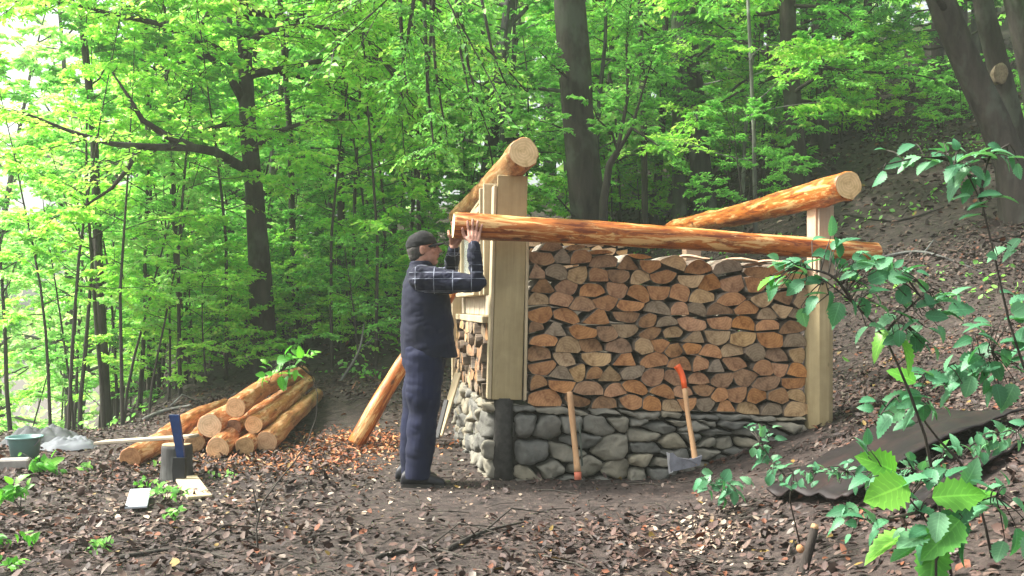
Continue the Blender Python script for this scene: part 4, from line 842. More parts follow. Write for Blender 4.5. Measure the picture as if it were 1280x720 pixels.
# dark rusty sheets on the bank
rust = NT('rusty_sheet'); rc = rust.coord(); rust.color(rust.ramp(rust.noise(rc, 5, 6, .65), [(.35, (.006, .005, .0055)), (.55, (.012, .0075, .0075)), (.75, (.028, .013, .011))]), .62); rust.bump(rust.noise(rc, 25, 5), .3, .006)
def sheet(corners, lift, label, name='metal_sheet', sag=.05, flute=.012):
    a, b, c, d = [G(*q, lift) for q in corners]; o0 = a.copy(); nu, nv = 30, 14; vs = []
    for th in (0, -.012):
        for j in range(nv + 1):
            for i in range(nu + 1):
                s, t = i / nu, j / nv; s, t = s + (.02 * noise.noise(Vector((t * 7, 3, s * 2))) if i in (0, nu) else 0), t + (.05 * noise.noise(Vector((s * 6, 8, t))) if j in (0, nv) else 0); p = (a * (1 - s) + b * s) * (1 - t) + (d * (1 - s) + c * s) * t
                p = p + Vector((0, 0, sag * math.sin(PI * s) * (.4 + t) + flute * math.cos(t * 2 * PI * 3) + .035 * noise.noise(Vector((s * 5, t * 4, 2))) + .012 * noise.noise(Vector((s * 16, t * 12, 2))) + th)); p.z = max(p.z, ground(p.x, p.y) + .01 + th); vs.append(p - o0)
    N = (nu + 1) * (nv + 1); fs = []
    for j in range(nv):
        for i in range(nu): q = j * (nu + 1) + i; fs += [(q, q + 1, q + nu + 2, q + nu + 1), (N + q, N + q + nu + 1, N + q + nu + 2, N + q + 1)]
    for i in range(nu): fs += [(i, N + i, N + i + 1, i + 1), (nv * (nu + 1) + i, nv * (nu + 1) + i + 1, N + nv * (nu + 1) + i + 1, N + nv * (nu + 1) + i)]
    for j in range(nv): q = j * (nu + 1); fs += [(q, q + nu + 1, N + q + nu + 1, N + q), (q + nu, N + q + nu, N + q + 2 * nu + 1, q + 2 * nu + 1)]
    m = MB(); m.add(vs, fs); o = m.build(name, rust.m, None, True); o.location = o0; tag(o, label, 'metal sheet')
sheet(((958, 628), (1150, 524), (1290, 530), (1060, 640)), .07, 'broad dark rusty sheet lying on the leafy bank at the lower right')
sheet(((1120, 640), (1200, 592), (1300, 545), (1150, 655)), .02, 'narrow dark sheet under the near edge of the broad rusty one', sag=.02)
# cut sapling stub
cs = empty('sapling_stub', P(1003, 730, 4.2)); cs.location.z = ground(cs.location.x, 4.2); tag(cs, 'dark cut sapling stub with a pale top at the bottom edge', 'stub'); K0 = Vector(cs.location)
m = MB(); m.tube([Vector((-.01, 0, -.05)), P(1004, 715, 4.2) - K0, P(1012, 685, 4.2) - K0, P(1018, 660, 4.2) - K0], [.026, .022, .02, .019], 10, jit=.08); m.build('stem', M['bark_dark'], cs, True)
m = MB(); m.tube([P(1018, 660.5, 4.2) - K0, P(1019, 655, 4.2) - K0], [.0185, .014], 10); m.build('cut_top', M['end_fresh'], cs, True)
m = MB(); m.tube([P(1003, 686, 4.17) - K0, P(1000, 686, 4.16) - K0, P(998, 687, 4.15) - K0], [.012, .02, .01], 8); m.build('snail_knot', M['end_amber'], cs, True)

# ---------------------------------------------------------------- leafy foreground plants
BIG = [(0, 0)] + [(q_ / 15, .40 * math.sin(PI * (q_ / 15) ** .75) ** .75 * (1 + (.09 if q_ % 2 else -.1)) + (.03 if q_ in (5, 9) else 0)) for q_ in range(1, 15)] + [(1, 0)]
def big_leaf(m, p, d, nrm, s, wid=1.0, curl=.15):
    d = Vector(d).normalized(); side = d.cross(Vector(nrm)).normalized(); n2 = side.cross(d); vs = []; k = len(BIG)
    for (t, w) in BIG: vs.append(p + d * s * t + n2 * (-curl * s * t * t))
    for sg in (1, -1):
        for (t, w) in BIG: j = rnd.uniform(.93, 1.07); vs.append(p + d * s * t + side * sg * w * s * wid * j + n2 * (-curl * s * t * t + .22 * w * s))
    fs = []
    for i in range(k - 1): fs += [(i, i + 1, k + i + 1, k + i), (i, 2 * k + i, 2 * k + i + 1, i + 1)]
    fs = [tuple(dict.fromkeys(f)) for f in fs]; m.add(vs, fs)
def plant(name, label, cat, stems, leaves, stemm, leafm, d_def, srad=.006, group=None, bright=()):
    base = Vector(stems[0][0] if isinstance(stems[0][0], Vector) else P(*stems[0][0])); o = empty(name, base); tag(o, label, cat, group)
    m = MB(); allp = []
    for s in stems:
        pts = smooth_path([q if isinstance(q, Vector) else P(*q) for q in s], 10); allp += pts; m.tube([p - base for p in pts], [srad * (1 - .6 * i / 9) for i in range(10)], 6)
    lm = MB(); lb = MB()
    more = [(L[0] + rnd.uniform(-.8, .8) * L[2], L[1] + rnd.uniform(-.45, .45) * L[2], L[2] * rnd.uniform(.6, 1.0), L[3] + rnd.uniform(-60, 60)) + tuple(L[4:]) for i_, L in enumerate(leaves) for _ in range((3 if i_ % 2 else 2) if cat != 'seedling' else 1)]
    for i, L in enumerate(list(leaves) + more):
        px, py, spx, ang = L[:4]; d = L[4] if len(L) > 4 else d_def; p = P(px, py, d + rnd.uniform(-.06, .06)); s = spx * d / F * .74
        a = math.radians(ang); dr = Vector((math.cos(a), rnd.uniform(-.5, .2), math.sin(a) * .9)); nn = Vector((rnd.uniform(-.3, .3), -.25 + rnd.uniform(-.3, .3), 1)) if rnd.random() < .78 else Vector((rnd.uniform(-.4, .4), -1, .5))
        near = min(allp, key=lambda q: (q - p).length); b0 = p - dr.normalized() * s * .12
        if (near - b0).length > .01: m.tube([near - base, (near + b0) / 2 - base + Vector((0, 0, .01)), b0 - base], [.0022, .0018, .0014], 5)
        m.tube([b0 - base, p - base], .0013, 4)
        big_leaf(lb if i in bright else lm, p - base, dr, nn, s * (1.45 if i in bright and len(leaves) > 12 else 1), rnd.uniform(.62, .95), rnd.uniform(.05, .65))
    m.build('stem', stemm, o, True); k = len(BIG)
    for mb_, mt_ in ((lm, leafm), (lb, M['leaf_bright'])):
        if not mb_.v: continue
        fo = mb_.build('foliage', mt_, o, True); nb = len(mb_.v) // (3 * k)
        for an, blk in (('across', [0] * k + [1] * (2 * k)), ('along', [t for t, w in BIG] * 3)): at = fo.data.attributes.new(an, 'FLOAT', 'POINT'); at.data.foreach_set('value', blk * nb)
    return o
def spread(x0, y0, x1, y1, n, s0, s1, a0, a1, d, wob=10):
    out = []
    for i in range(n):
        t = (i + rnd.uniform(.2, .8)) / n; out.append((x0 + (x1 - x0) * t + rnd.uniform(-wob, wob), y0 + (y1 - y0) * t + rnd.uniform(-wob, wob), rnd.uniform(s0, s1), rnd.uniform(a0, a1) + (180 if rnd.random() < .35 else 0), d + rnd.uniform(-.15, .15)))
    return out
def gpt(px, d, dx=0): return onground(px, d)
plant('hazel_shoot', 'leafy hazel shoot arching in at the right with a flat spray on top', 'sapling',
      [[gpt(1330, 3.4), (1300, 520, 3.3), (1266, 420, 3.25), (1245, 330, 3.2), (1226, 250, 3.2), (1200, 205, 3.2)], [(1226, 250, 3.2), (1235, 200, 3.2), (1262, 180, 3.2)], [(1200, 205, 3.2), (1160, 196, 3.2), (1110, 205, 3.15)]],
      [(1180, 200, 40, 200), (1150, 196, 42, 195), (1128, 200, 32, 205), (1165, 196, 34, 20), (1200, 205, 44, 215), (1215, 195, 46, 25), (1225, 200, 48, 200), (1238, 190, 38, 15), (1180, 190, 30, 160), (1235, 252, 42, 200), (1240, 248, 40, 20), (1250, 195, 30, -40), (1212, 210, 36, -30), (1258, 310, 36, 200), (1262, 380, 40, 30)], M['bark_sap'], M['leaf_near'], 3.2)
plant('hazel_shoot', 'leafy shoot crossing in front of the end post and beam end', 'sapling',
      [[gpt(1190, 3.6), (1160, 560, 3.2), (1128, 470, 3.1), (1104, 420, 3.1), (1068, 380, 3.05), (1030, 350, 3.0)], [(1068, 380, 3.05), (1040, 345, 3.0), (1000, 335, 3.0)], [(1104, 420, 3.1), (1130, 390, 3.05), (1165, 360, 3.0)]],
      [(1000, 325, 40, 185), (985, 330, 34, 170), (1025, 325, 42, 190), (1045, 310, 36, 60), (1050, 322, 36, 100), (1070, 328, 30, 20), (975, 345, 34, 200), (1010, 345, 38, 160), (1035, 350, 44, 190), (1060, 352, 40, 10), (1085, 352, 42, 25), (1110, 350, 40, 20), (1130, 340, 36, 35), (1020, 370, 34, 230), (1050, 378, 40, 250), (1075, 372, 36, 300), (1005, 352, 36, 215), (1090, 330, 30, -20), (1060, 336, 34, 150), (1100, 338, 36, 10),
       (1120, 395, 44, 190), (1145, 385, 40, 30), (1150, 400, 36, 200), (1125, 380, 38, 70), (1170, 375, 40, 40), (1185, 388, 42, 10), (1112, 412, 38, 220), (1160, 410, 36, 330), (968, 352, 34, 250), (1120, 420, 44, 320), (1190, 372, 34, 60), (1145, 420, 30, 280)], M['bark_sap'], M['leaf_near'], 3.05, bright=(6, 26, 29))
plant('hazel_shoot', 'leafy shoot with drooping pale leaves above the rusty sheet', 'sapling',
      [[gpt(1240, 3.7), (1215, 600, 3.5), (1165, 540, 3.4), (1145, 500, 3.35), (1160, 470, 3.3)], [(1145, 500, 3.35), (1120, 495, 3.3), (1100, 520, 3.3)], [(1160, 470, 3.3), (1200, 450, 3.3), (1240, 440, 3.3)]],
      [(1150, 490, 48, 215), (1130, 510, 46, 215), (1115, 520, 40, 220), (1165, 480, 50, 30), (1180, 465, 44, 20), (1145, 478, 34, 150), (1160, 500, 34, 300), (1200, 455, 44, 25), (1225, 445, 40, 190), (1240, 452, 40, 300), (1250, 430, 44, 30), (1215, 470, 38, 250), (1245, 480, 40, 280), (1262, 450, 36, 60), (1200, 480, 34, 200), (1240, 408, 40, 160), (1255, 400, 44, 20), (1268, 480, 44, 240)], M['bark_sap'], M['leaf_near'], 3.3, bright=(5,))
plant('bramble', 'trailing bramble with small leaves lying over the rusty sheet', 'bramble',
      [[gpt(1000, 4.6), (985, 600, 4.4), (1020, 590, 4.3), (1080, 590, 4.2), (1140, 585, 4.1), (1200, 558, 4.0), (1270, 540, 3.9)], [(985, 600, 4.4), (965, 575, 4.4), (950, 555, 4.45)]],
      spread(940, 545, 975, 600, 9, 14, 22, 150, 260, 4.4, 10) + spread(985, 600, 1080, 585, 14, 14, 24, 20, 170, 4.25, 12) + spread(1080, 590, 1180, 575, 13, 16, 26, 20, 170, 4.1, 14) + spread(1180, 565, 1275, 540, 14, 16, 26, 20, 150, 3.95, 10), M['bark_sap'], M['leaf_near'], 4.2, .004)
plant('bramble', 'large leaved bramble at the lower right corner', 'bramble',
      [[gpt(1165, 2.75), (1170, 700, 2.7), (1150, 640, 2.7), (1110, 600, 2.75)], [(1170, 700, 2.7), (1200, 640, 2.7), (1245, 620, 2.7)], [(1150, 640, 2.7), (1090, 650, 2.75), (1055, 640, 2.8)]],
      [(1120, 590, 52, 150), (1135, 605, 56, 200), (1150, 600, 44, 40), (1165, 622, 60, 10), (1190, 632, 56, 25), (1200, 650, 62, 215), (1175, 640, 50, 250), (1140, 668, 64, 190), (1110, 650, 36, 200), (1080, 648, 34, 160), (1060, 636, 34, 190), (1168, 680, 56, 270), (1225, 630, 50, 20), (1240, 612, 40, 150), (1085, 570, 34, 120), (1050, 655, 30, 220), (1270, 660, 54, 280), (1100, 612, 30, 260)], M['bark_sap'], M['leaf_near'], 2.72, .005, bright=(0, 1, 3, 4, 5, 11, 7))
plant('bramble', 'small bramble sprig near the axe at the foot of the bank', 'bramble', [[G(905, 622), P(893, 608, 5.4), P(878, 600, 5.4)], [P(893, 608, 5.4), P(915, 598, 5.4), P(930, 590, 5.4)]],
      spread(875, 600, 925, 612, 9, 18, 28, 0, 200, 5.4, 7), M['bark_sap'], M['leaf_near'], 5.4, .003)
plant('seedling', 'seedling with pale leaves in front of the stones by the end post', 'seedling', [[G(962, 585), P(958, 565, 6), P(964, 535, 6)]],
      [(960, 540, 18, 150), (966, 535, 18, 30), (968, 548, 20, 10), (955, 560, 22, 230), (962, 570, 24, 200), (966, 572, 20, 330), (945, 530, 16, 180)], M['bark_sap'], M['leaf_near'], 6, .003)
plant('maple_seedling', 'thin bare maple stem with few leaves in front of the log pile', 'sapling',
      [[gpt(322, 4.75), (322, 680, 4.75), (322, 640, 4.8), (345, 605, 4.9), (370, 575, 5.0), (390, 540, 5.1), (398, 500, 5.2), (390, 470, 5.2)], [(322, 640, 4.8), (316, 610, 4.8)], [(390, 470, 5.2), (370, 455, 5.2), (350, 452, 5.2)]],
      [(376, 448, 22, 90, 5.2), (376, 446, 20, 20, 5.2), (372, 448, 20, 160, 5.2), (352, 470, 26, 270, 5.2), (356, 462, 24, 20, 5.2), (348, 464, 22, 200, 5.2), (346, 452, 24, 25, 5.2), (330, 472, 18, 200, 5.2), (340, 460, 16, 120, 5.2)], M['bark_sap'], M['leaf_bright'], 5.2, .006)
# low seedlings on the floor
def seedling(px, py, n, spx, label, leafm='leaf_bright', hpx=18):
    g = G(px, py); d = g.y; st = []; lv = []
    for i in range(max(2, n // 4)):
        tx, ty = px + rnd.uniform(-1, 1) * spx * 1.1, py - rnd.uniform(.5, 1) * hpx; st.append([g + Vector((rnd.uniform(-.03, .03), 0, -.01)), P((px + tx) / 2, py - hpx * .5, d), P(tx, ty, d)])
        for j in range(4): lv.append((tx + rnd.uniform(-8, 8), ty + rnd.uniform(-5, 5), spx * rnd.uniform(.6, 1), rnd.uniform(0, 360), d))
    plant('seedling', label, 'seedling', st, lv, M['bark_sap'], M[leafm], d, .0025)
for a in ((48, 594, 16, 24, 'broad leaved seedling patch in front of the bucket', 'leaf_bright', 16), (28, 640, 16, 28, 'big leaved seedling at the left edge', 'leaf_bright', 34), (22, 690, 10, 24, 'seedling in the lower left corner', 'leaf_bright', 24),
          (115, 592, 10, 14, 'flat dark green tuft between bucket and log end', 'leaf_mid', 8), (210, 630, 18, 17, 'seedling cluster beside the small white board', 'leaf_mid', 18), (222, 652, 10, 15, 'seedling cluster below the white board', 'leaf_mid', 12),
          (194, 590, 10, 13, 'seedling at the foot of the stump', 'leaf_mid', 14), (120, 692, 12, 17, 'seedling pair at the bottom left on dead leaves', 'leaf_mid', 12), (186, 612, 6, 12, 'tiny round leaved seedling above the white board', 'leaf_bright', 12),
          (278, 600, 6, 10, 'tiny seedling in front of the log pile', 'leaf_mid', 8), (218, 584, 8, 14, 'leaf tuft growing right before the stump', 'leaf_bright', 22), (35, 720, 8, 20, 'seedling cut by the bottom edge at the left', 'leaf_bright', 24),
          (460, 478, 14, 12, 'green tuft at the edge of the thicket left of the man', 'leaf_bright', 14), (445, 470, 12, 12, 'green tuft under the thicket further left of the man', 'leaf_mid', 12)):
    seedling(*a)

# ---------------------------------------------------------------- litter (stuff)
def inbox(px, py): return 0
DIRT = [((-1.9, 10.2), (-1.25, 8.6), .45), ((-1.25, 8.6), (-.55, 6.9), .5), ((-.55, 6.9), (-.3, 6.1), .55), ((-.4, 5.9), (1.4, 6.2), .62), ((1.5, 6.45), (2.0, 6.75), .2)]
def segd(x, y, a, b):
    ax_, ay = a; bx, by = b; t = np.clip(((x - ax_) * (bx - ax_) + (y - ay) * (by - ay)) / ((bx - ax_) ** 2 + (by - ay) ** 2), 0, 1); return np.hypot(x - ax_ - t * (bx - ax_), y - ay - t * (by - ay))
def dirt(x, y):
    w = np.zeros_like(x)
    for a, b, r in DIRT: w = np.maximum(w, 1 - np.clip((segd(x, y, a, b) - r * .6) / (r * .9), 0, 1))
    return w
def scatter_leaves(name, n, y0, y1, smin, smax, mat, seed, label, cat, maskf=None, widf=.62, curl=.5, lift=.012, xr=None, flat=.35):
    R = np.random.default_rng(seed); y = np.sqrt(R.uniform(y0 ** 2, y1 ** 2, n)); x = R.uniform(-.68, .68, n) * y
    if xr: x = R.normal(xr[0], xr[1], n); y = R.normal(xr[2], xr[3], n)
    if maskf is not None: k = R.uniform(0, 1, n) < maskf(x, y); x, y = x[k], y[k]
    n = len(x); z = np.array([ground(a, b) for a, b in zip(x, y)]) + R.uniform(0.004, lift + .012, n)
    eps = .05; gxn = np.array([ground(a + eps, b) - ground(a - eps, b) for a, b in zip(x, y)]) / (2 * eps)
    az = R.uniform(0, 2 * PI, n); d = np.stack([np.cos(az), np.sin(az), R.normal(0, flat, n) + np.cos(az) * gxn], 1); d = unit(d); up = unit(np.stack([-gxn, np.zeros(n), np.ones(n)], 1) + R.normal(0, flat, (n, 3)))
    sd_ = unit(np.cross(d, up)); nn = np.cross(sd_, d); s = R.uniform(smin, smax, n)[:, None]; w = widf * s * .5 * R.uniform(.6, 1.1, (n, 1)); c = s * R.normal(0, curl, (n, 1)) * .35; f = s * R.uniform(-.05, .3, (n, 1)) * .6
    p = np.stack([x, y, z], 1)
    V = np.stack([p, p + d * s * .5 - nn * 0, p + d * s + nn * c, p + d * s * .28 + sd_ * w + nn * f, p + d * s * .72 + sd_ * w * .85 + nn * (f + c * .4), p + d * s * .28 - sd_ * w + nn * f, p + d * s * .72 - sd_ * w * .85 + nn * (f + c * .4)], 1).reshape(-1, 3)
    b = np.arange(n)[:, None] * 7; F4 = np.concatenate([b + [0, 1, 4, 3], b + [0, 5, 6, 1]], 0); F3 = np.concatenate([b + [1, 2, 4], b + [1, 6, 2]], 0)
    me = bpy.data.meshes.new(name); me.vertices.add(len(V)); me.vertices.foreach_set('co', V.astype(np.float32).ravel()); loops = np.concatenate([F4.ravel(), F3.ravel()]); me.loops.add(len(loops)); me.loops.foreach_set('vertex_index', loops.astype(np.int32))
    me.polygons.add(len(F4) + len(F3)); me.polygons.foreach_set('loop_start', np.concatenate([np.arange(len(F4)) * 4, len(F4) * 4 + np.arange(len(F3)) * 3]).astype(np.int32)); me.materials.append(mat); me.update(calc_edges=True)
    tag(link(name, me), label, cat, kind='stuff')
shed = lambda x, y: ((x - U0.x) * ux + (y - U0.y) * uy > -.05) & ((x - U0.x) * ux + (y - U0.y) * uy < 2.5) & (-(x - U0.x) * uy + (y - U0.y) * ux > -.08) & (-(x - U0.x) * uy + (y - U0.y) * ux < 3.2)
pn = lambda x, y, sc, o: np.array([noise.noise(Vector((a * sc, b * sc, o))) for a, b in zip(x, y)])
mk = lambda x, y: np.where(shed(x, y), .05, (1 - .92 * dirt(x, y)) * np.clip(.72 + 1.6 * pn(x, y, .9, 4), .4, 1))
scatter_leaves('leaf_litter', 82000, 3.2, 12, .024, .055, M['litter'], 1, 'brown dead leaves covering the forest floor', 'dead leaves', mk)
scatter_leaves('leaf_litter', 42000, 10.5, 32, .05, .12, M['litter'], 2, 'brown dead leaves on the bank and under the far trees', 'dead leaves', lambda x, y: np.clip((x / y + .5) * 2, .3, 1))
scatter_leaves('leaf_litter', 2600, 3.2, 8, .045, .075, M['litter'], 11, 'larger curled dead leaves lying on top of the litter', 'dead leaves', lambda x, y: np.where(shed(x, y), 0, 1 - .95 * dirt(x, y)), curl=.9, flat=.5, lift=.02)
scatter_leaves('ground_cover', 9000, 9, 22, .04, .09, M['leaf_mid'], 12, 'patches of small green plants on the bank and under the trees', 'ground cover', lambda x, y: (pn(x, y, .7, 6) > .12) * (np.hypot(x + 1.5, y - 9) > 2.2) * 1.0, flat=.6, lift=.08)
tw_ = MB()
for _ in range(1500):
    y_ = math.sqrt(rnd.uniform(10, 180)); x_ = rnd.uniform(-.6, .6) * y_; a_ = rnd.uniform(0, PI); l_ = rnd.uniform(.05, .3); r_ = rnd.uniform(.0015, .005)
    if shed(x_, y_): continue
    p0 = Vector((x_, y_, ground(x_, y_) + .015)); x1_, y1_ = x_ + math.cos(a_) * l_, y_ + math.sin(a_) * l_; p1 = Vector((x1_, y1_, ground(x1_, y1_) + .012 + rnd.uniform(0, .03))); tw_.tube([p0, (p0 + p1) / 2 + Vector((rnd.uniform(-.02, .02), rnd.uniform(-.02, .02), .012)), p1], [r_, r_, r_ * .5], 4)
tag(tw_.build('twigs', M['bark_sap']), 'small dead twigs scattered through the leaf litter', 'twigs', kind='stuff')
scatter_leaves('leaf_crumbs', 9000, 4, 9.5, .012, .03, M['litter'], 3, 'small crumbs of leaf and bark on the bare dirt', 'leaf crumbs', lambda x, y: .15 + .85 * dirt(x, y))
scatter_leaves('bark_shavings', 1500, 0, 0, .02, .07, M['shaving'], 4, 'orange bark shavings strewn by the peeled logs', 'bark shavings', widf=.4, xr=(-1.35, .35, 8.5, .5))
scatter_leaves('bark_shavings', 900, 0, 0, .02, .07, M['shaving'], 5, 'orange bark flakes in front of the log pile', 'bark shavings', widf=.4, xr=(-1.95, .45, 7.4, .35))
scatter_leaves('wood_chips', 300, 0, 0, .015, .05, M['chips'], 6, 'pale wood chips beside the rusty sheet', 'wood chips', xr=(1.05, .16, 5.1, .28))
scatter_leaves('wood_chips', 260, 0, 0, .015, .045, M['chips'], 7, 'pale wood chips around the man boots', 'wood chips', xr=(-.7, .8, 6.8, .7))
scatter_leaves('wood_chips', 300, 0, 0, .02, .06, M['chips'], 8, 'pale wood chips in front of the stump', 'wood chips', xr=(-1.9, .5, 5.9, .5))
# fallen branches
for k, (pts, r, mat, lab) in enumerate((([(180, 528), (205, 517), (240, 510)], .03, 'bark_pale', 'pale fallen branch behind the log pile'), ([(560, 690), (600, 670), (660, 655)], .014, 'bark_sap', 'thin dead stick on the ground below the stone corner'),
        ([(1060, 270), (1120, 278), (1180, 262)], .03, 'bark_sap', 'fallen branch across the bank right of the end post'), ([(150, 700), (230, 690), (300, 705)], .012, 'bark_sap', 'thin dead stick at the bottom left'),
        ([(1085, 330), (1150, 318), (1230, 345)], .025, 'bark_grey', 'grey fallen branch lower on the bank'), ([(425, 478), (448, 440), (455, 405)], .02, 'bark_pale', 'broken pale branch sticking up at the thicket edge'), ([(470, 700), (530, 688), (580, 700)], .012, 'bark_sap', 'thin curved stick near the bottom middle'))):
    base = G(*pts[0]); w = [G(x, y, r) - base for x, y in pts] if 'sticking' not in lab else [G(*pts[0]) - base, P(pts[1][0], pts[1][1], base.y) - base, P(pts[2][0], pts[2][1], base.y) - base]
    m = MB(); pp = smooth_path(w, 14); m.tube(pp, [r * (1 - .6 * i / 13) for i in range(14)], 7, jit=.12); q = pp[7]; m.tube([q, q + Vector((.15, .1, .05 + r * 4)), q + Vector((.35, .2, .06))], [r * .5, r * .35, r * .15], 5); o = m.build('fallen_branch', M[mat], None, True); o.location = base; tag(o, lab, 'branch')
#PART4
# ---------------------------------------------------------------- the man
def fuse(mb, name, mat, origin, voxel=.006, it=4, parent=None, fold=0, fsc=9):
    me = bpy.data.meshes.new('tmp'); me.from_pydata([tuple(v) for v in mb.v], [], mb.f); me.update()
    o = bpy.data.objects.new('tmp', me); C.objects.link(o)
    r = o.modifiers.new('r', 'REMESH'); r.mode = 'VOXEL'; r.voxel_size = voxel; s = o.modifiers.new('s', 'SMOOTH'); s.iterations = it; s.factor = .5
    dg = bpy.context.evaluated_depsgraph_get(); dg.update(); out = bpy.data.meshes.new_from_object(o.evaluated_get(dg)); bpy.data.objects.remove(o)
    if fold:
        nr = [v.normal.copy() for v in out.vertices]
        for v, n_ in zip(out.vertices, nr):
            c = v.co; w = Vector((c.x * fsc, c.y * fsc, c.z * fsc * 1.6)); v.co = c + n_ * fold * (noise.noise(w) + .5 * abs(noise.noise(w * 2.1)))
    O_ = Vector(origin)
    for v in out.vertices: v.co -= O_
    out.materials.clear(); out.materials.append(mat); out.name = name
    for p in out.polygons: p.use_smooth = True
    ob = bpy.data.objects.new(name, out); C.objects.link(ob)
    if parent: ob.parent = parent
    else: ob.location = O_
    return ob
def ell(mb, c, r, M_=None, nu=20, nv=12):
    c = Vector(c); vs = [Vector((0, 0, -1))]; 
    for j in range(1, nv):
        ph = -PI / 2 + PI * j / nv
        for i in range(nu): vs.append(Vector((math.cos(ph) * math.cos(2 * PI * i / nu), math.cos(ph) * math.sin(2 * PI * i / nu), math.sin(ph))))
    vs.append(Vector((0, 0, 1))); V_ = [c + Vector((v.x * r[0], v.y * r[1], v.z * r[2])) for v in vs]
    if M_ is not None: V_ = [M_ @ v for v in V_]
    L = len(vs) - 1; fs = [(0, 1 + (i + 1) % nu, 1 + i) for i in range(nu)] + [(1 + j * nu + i, 1 + j * nu + (i + 1) % nu, 1 + (j + 1) * nu + (i + 1) % nu, 1 + (j + 1) * nu + i) for j in range(nv - 2) for i in range(nu)] + [(L, 1 + (nv - 2) * nu + i, 1 + (nv - 2) * nu + (i + 1) % nu) for i in range(nu)]
    mb.add(V_, fs)
def rings(mb, R_, n=24):       # (center, rx, ry) horizontal ellipses
    vs = [Vector((c[0] + rx * math.cos(2 * PI * i / n), c[1] + ry * math.sin(2 * PI * i / n), c[2])) for c, rx, ry in R_ for i in range(n)]; K = len(R_)
    mb.add(vs, [(a * n + i, a * n + (i + 1) % n, (a + 1) * n + (i + 1) % n, (a + 1) * n + i) for a in range(K - 1) for i in range(n)] + [tuple(range(n - 1, -1, -1)), tuple(range((K - 1) * n, K * n))])
def chain(mb, pts, rad, n=14):
    mb.tube(pts, rad, n)
    for p, r in zip(pts, rad): ell(mb, p, (r, r, r), None, 12, 8)
g0 = ground(-.6, 6.55); HM = Matrix.Translation((-.612, 6.6, 1.613)) @ Matrix.Rotation(math.radians(-7), 4, 'Y') @ Matrix.Rotation(math.radians(6), 4, 'Z')
skin = NT('skin'); skin.color(skin.ramp(skin.noise(skin.coord(), 22, 4), [(.3, (.34, .16, .11)), (.7, (.46, .25, .18))]), .55); skin.p.inputs['Subsurface Weight'].default_value = .08; skin.p.inputs['Subsurface Radius'].default_value = (.02, .01, .005)
b = MB()
ell(b, (-.004, 0, .03), (.1, .077, .094), HM); ell(b, (.03, 0, -.035), (.069, .06, .085), HM); ell(b, (.066, 0, -.097), (.027, .028, .022), HM); ell(b, (.0, 0, -.06), (.055, .058, .05), HM)
b.tube([HM @ Vector(p) for p in ((.088, 0, .018), (.108, 0, -.008), (.119, 0, -.026), (.1, 0, -.034))], [.009, .011, .0145, .012], 10)
ell(b, (.084, 0, .024), (.017, .048, .01), HM); ell(b, (.09, 0, -.052), (.015, .026, .0065), HM); ell(b, (.088, 0, -.066), (.015, .024, .0075), HM)
for s in (-1, 1):
    ell(b, (-.008, .077 * s, -.01), (.019, .009, .033), HM); ell(b, (-.004, .083 * s, .008), (.014, .007, .012), HM); ell(b, (.062, .036 * s, -.025), (.024, .024, .022), HM)
b.tube([(-.645, 6.6, 1.40), (-.632, 6.6, 1.47), (-.615, 6.6, 1.56)], [.075, .063, .06], 18)
rings(b, [((-.60, 6.6, .82), .12, .16), ((-.60, 6.6, .95), .13, .165), ((-.60, 6.6, 1.1), .12, .155), ((-.605, 6.6, 1.25), .12, .165), ((-.61, 6.6, 1.38), .105, .17), ((-.62, 6.6, 1.45), .07, .11)])
RW, RE, RS = Vector((-.25, 6.345, 1.628)), Vector((-.235, 6.385, 1.385)), Vector((-.59, 6.43, 1.405))
LW, LE, LS = Vector((-.40, 6.585, 1.625)), Vector((-.44, 6.87, 1.44)), Vector((-.60, 6.76, 1.41))
chain(b, [RS, RE, RW], [.055, .045, .029]); chain(b, [LS, LE, LW], [.055, .042, .029])
def by(z, x, side, r=.0095):   # surface of the held log, front (-1) or rear (+1)
    t = (x + .392) / 3.037; cy, cz, rr = 6.45 + .5 * t, 1.763 - .143 * t, .088 - .02 * t + r; return cy + side * math.sqrt(max(1e-5, rr * rr - (z - cz) ** 2))
def hand(mb, wr, side, xs, zk, lens, fan):
    # palm: slab from the wrist to the knuckles
    kn = []
    for i, x in enumerate(xs):
        z = zk[i]; k = Vector((x, by(z, x, side, .012), z)); kn.append(k); st = wr + Vector(((x - sum(xs) / 4) * .55, 0, .012))
        mb.tube([wr + Vector(((x - sum(xs) / 4) * .4, 0, -.01)), st, (st + k) / 2 + Vector((0, side * .006, 0)), k], [.014, .0145, .0145, .0115], 12); ell(mb, k, (.0115, .0115, .0115), None, 12, 8)
    for i in range(3): mb.tube([wr, (kn[i] + kn[i + 1]) / 2 + (wr - kn[i]) * .12], [.016, .0135], 10)
    for i, k in enumerate(kn):
        L = lens[i]; p = [k]
        for f in (.42, .75, 1.0):
            z = k.z + L * f * .97; x = k.x + fan[i] * L * f; p.append(Vector((x, by(z, x, side, .0085), z)))
        mb.tube(p, [.0102, .0098, .009, .0075], 12); ell(mb, p[-1], (.0075, .0075, .0075), None, 10, 8); ell(mb, p[1], (.0102, .0102, .0102), None, 10, 8)
    x0 = xs[0]; a = wr + Vector((-.012, side * .002, .02)); q1 = Vector((x0 - .022, wr.y * .4 + by(1.69, x0, side) * .6, wr.z + .052)); z2 = wr.z + .082; q2 = Vector((x0 - .036, by(z2, x0 - .036, side, .010), z2)); z3 = z2 + .026; q3 = Vector((x0 - .040, by(z3, x0 - .04, side, .0095), z3))
    mb.tube([a, q1, q2, q3], [.0165, .0135, .0115, .0088], 12); ell(mb, q3, (.0088, .0088, .0088), None, 10, 8)
hand(b, RW, -1, [-.289, -.264, -.239, -.215], [1.722, 1.728, 1.722, 1.710], [.066, .074, .068, .054], [-.1, .03, .17, .3])
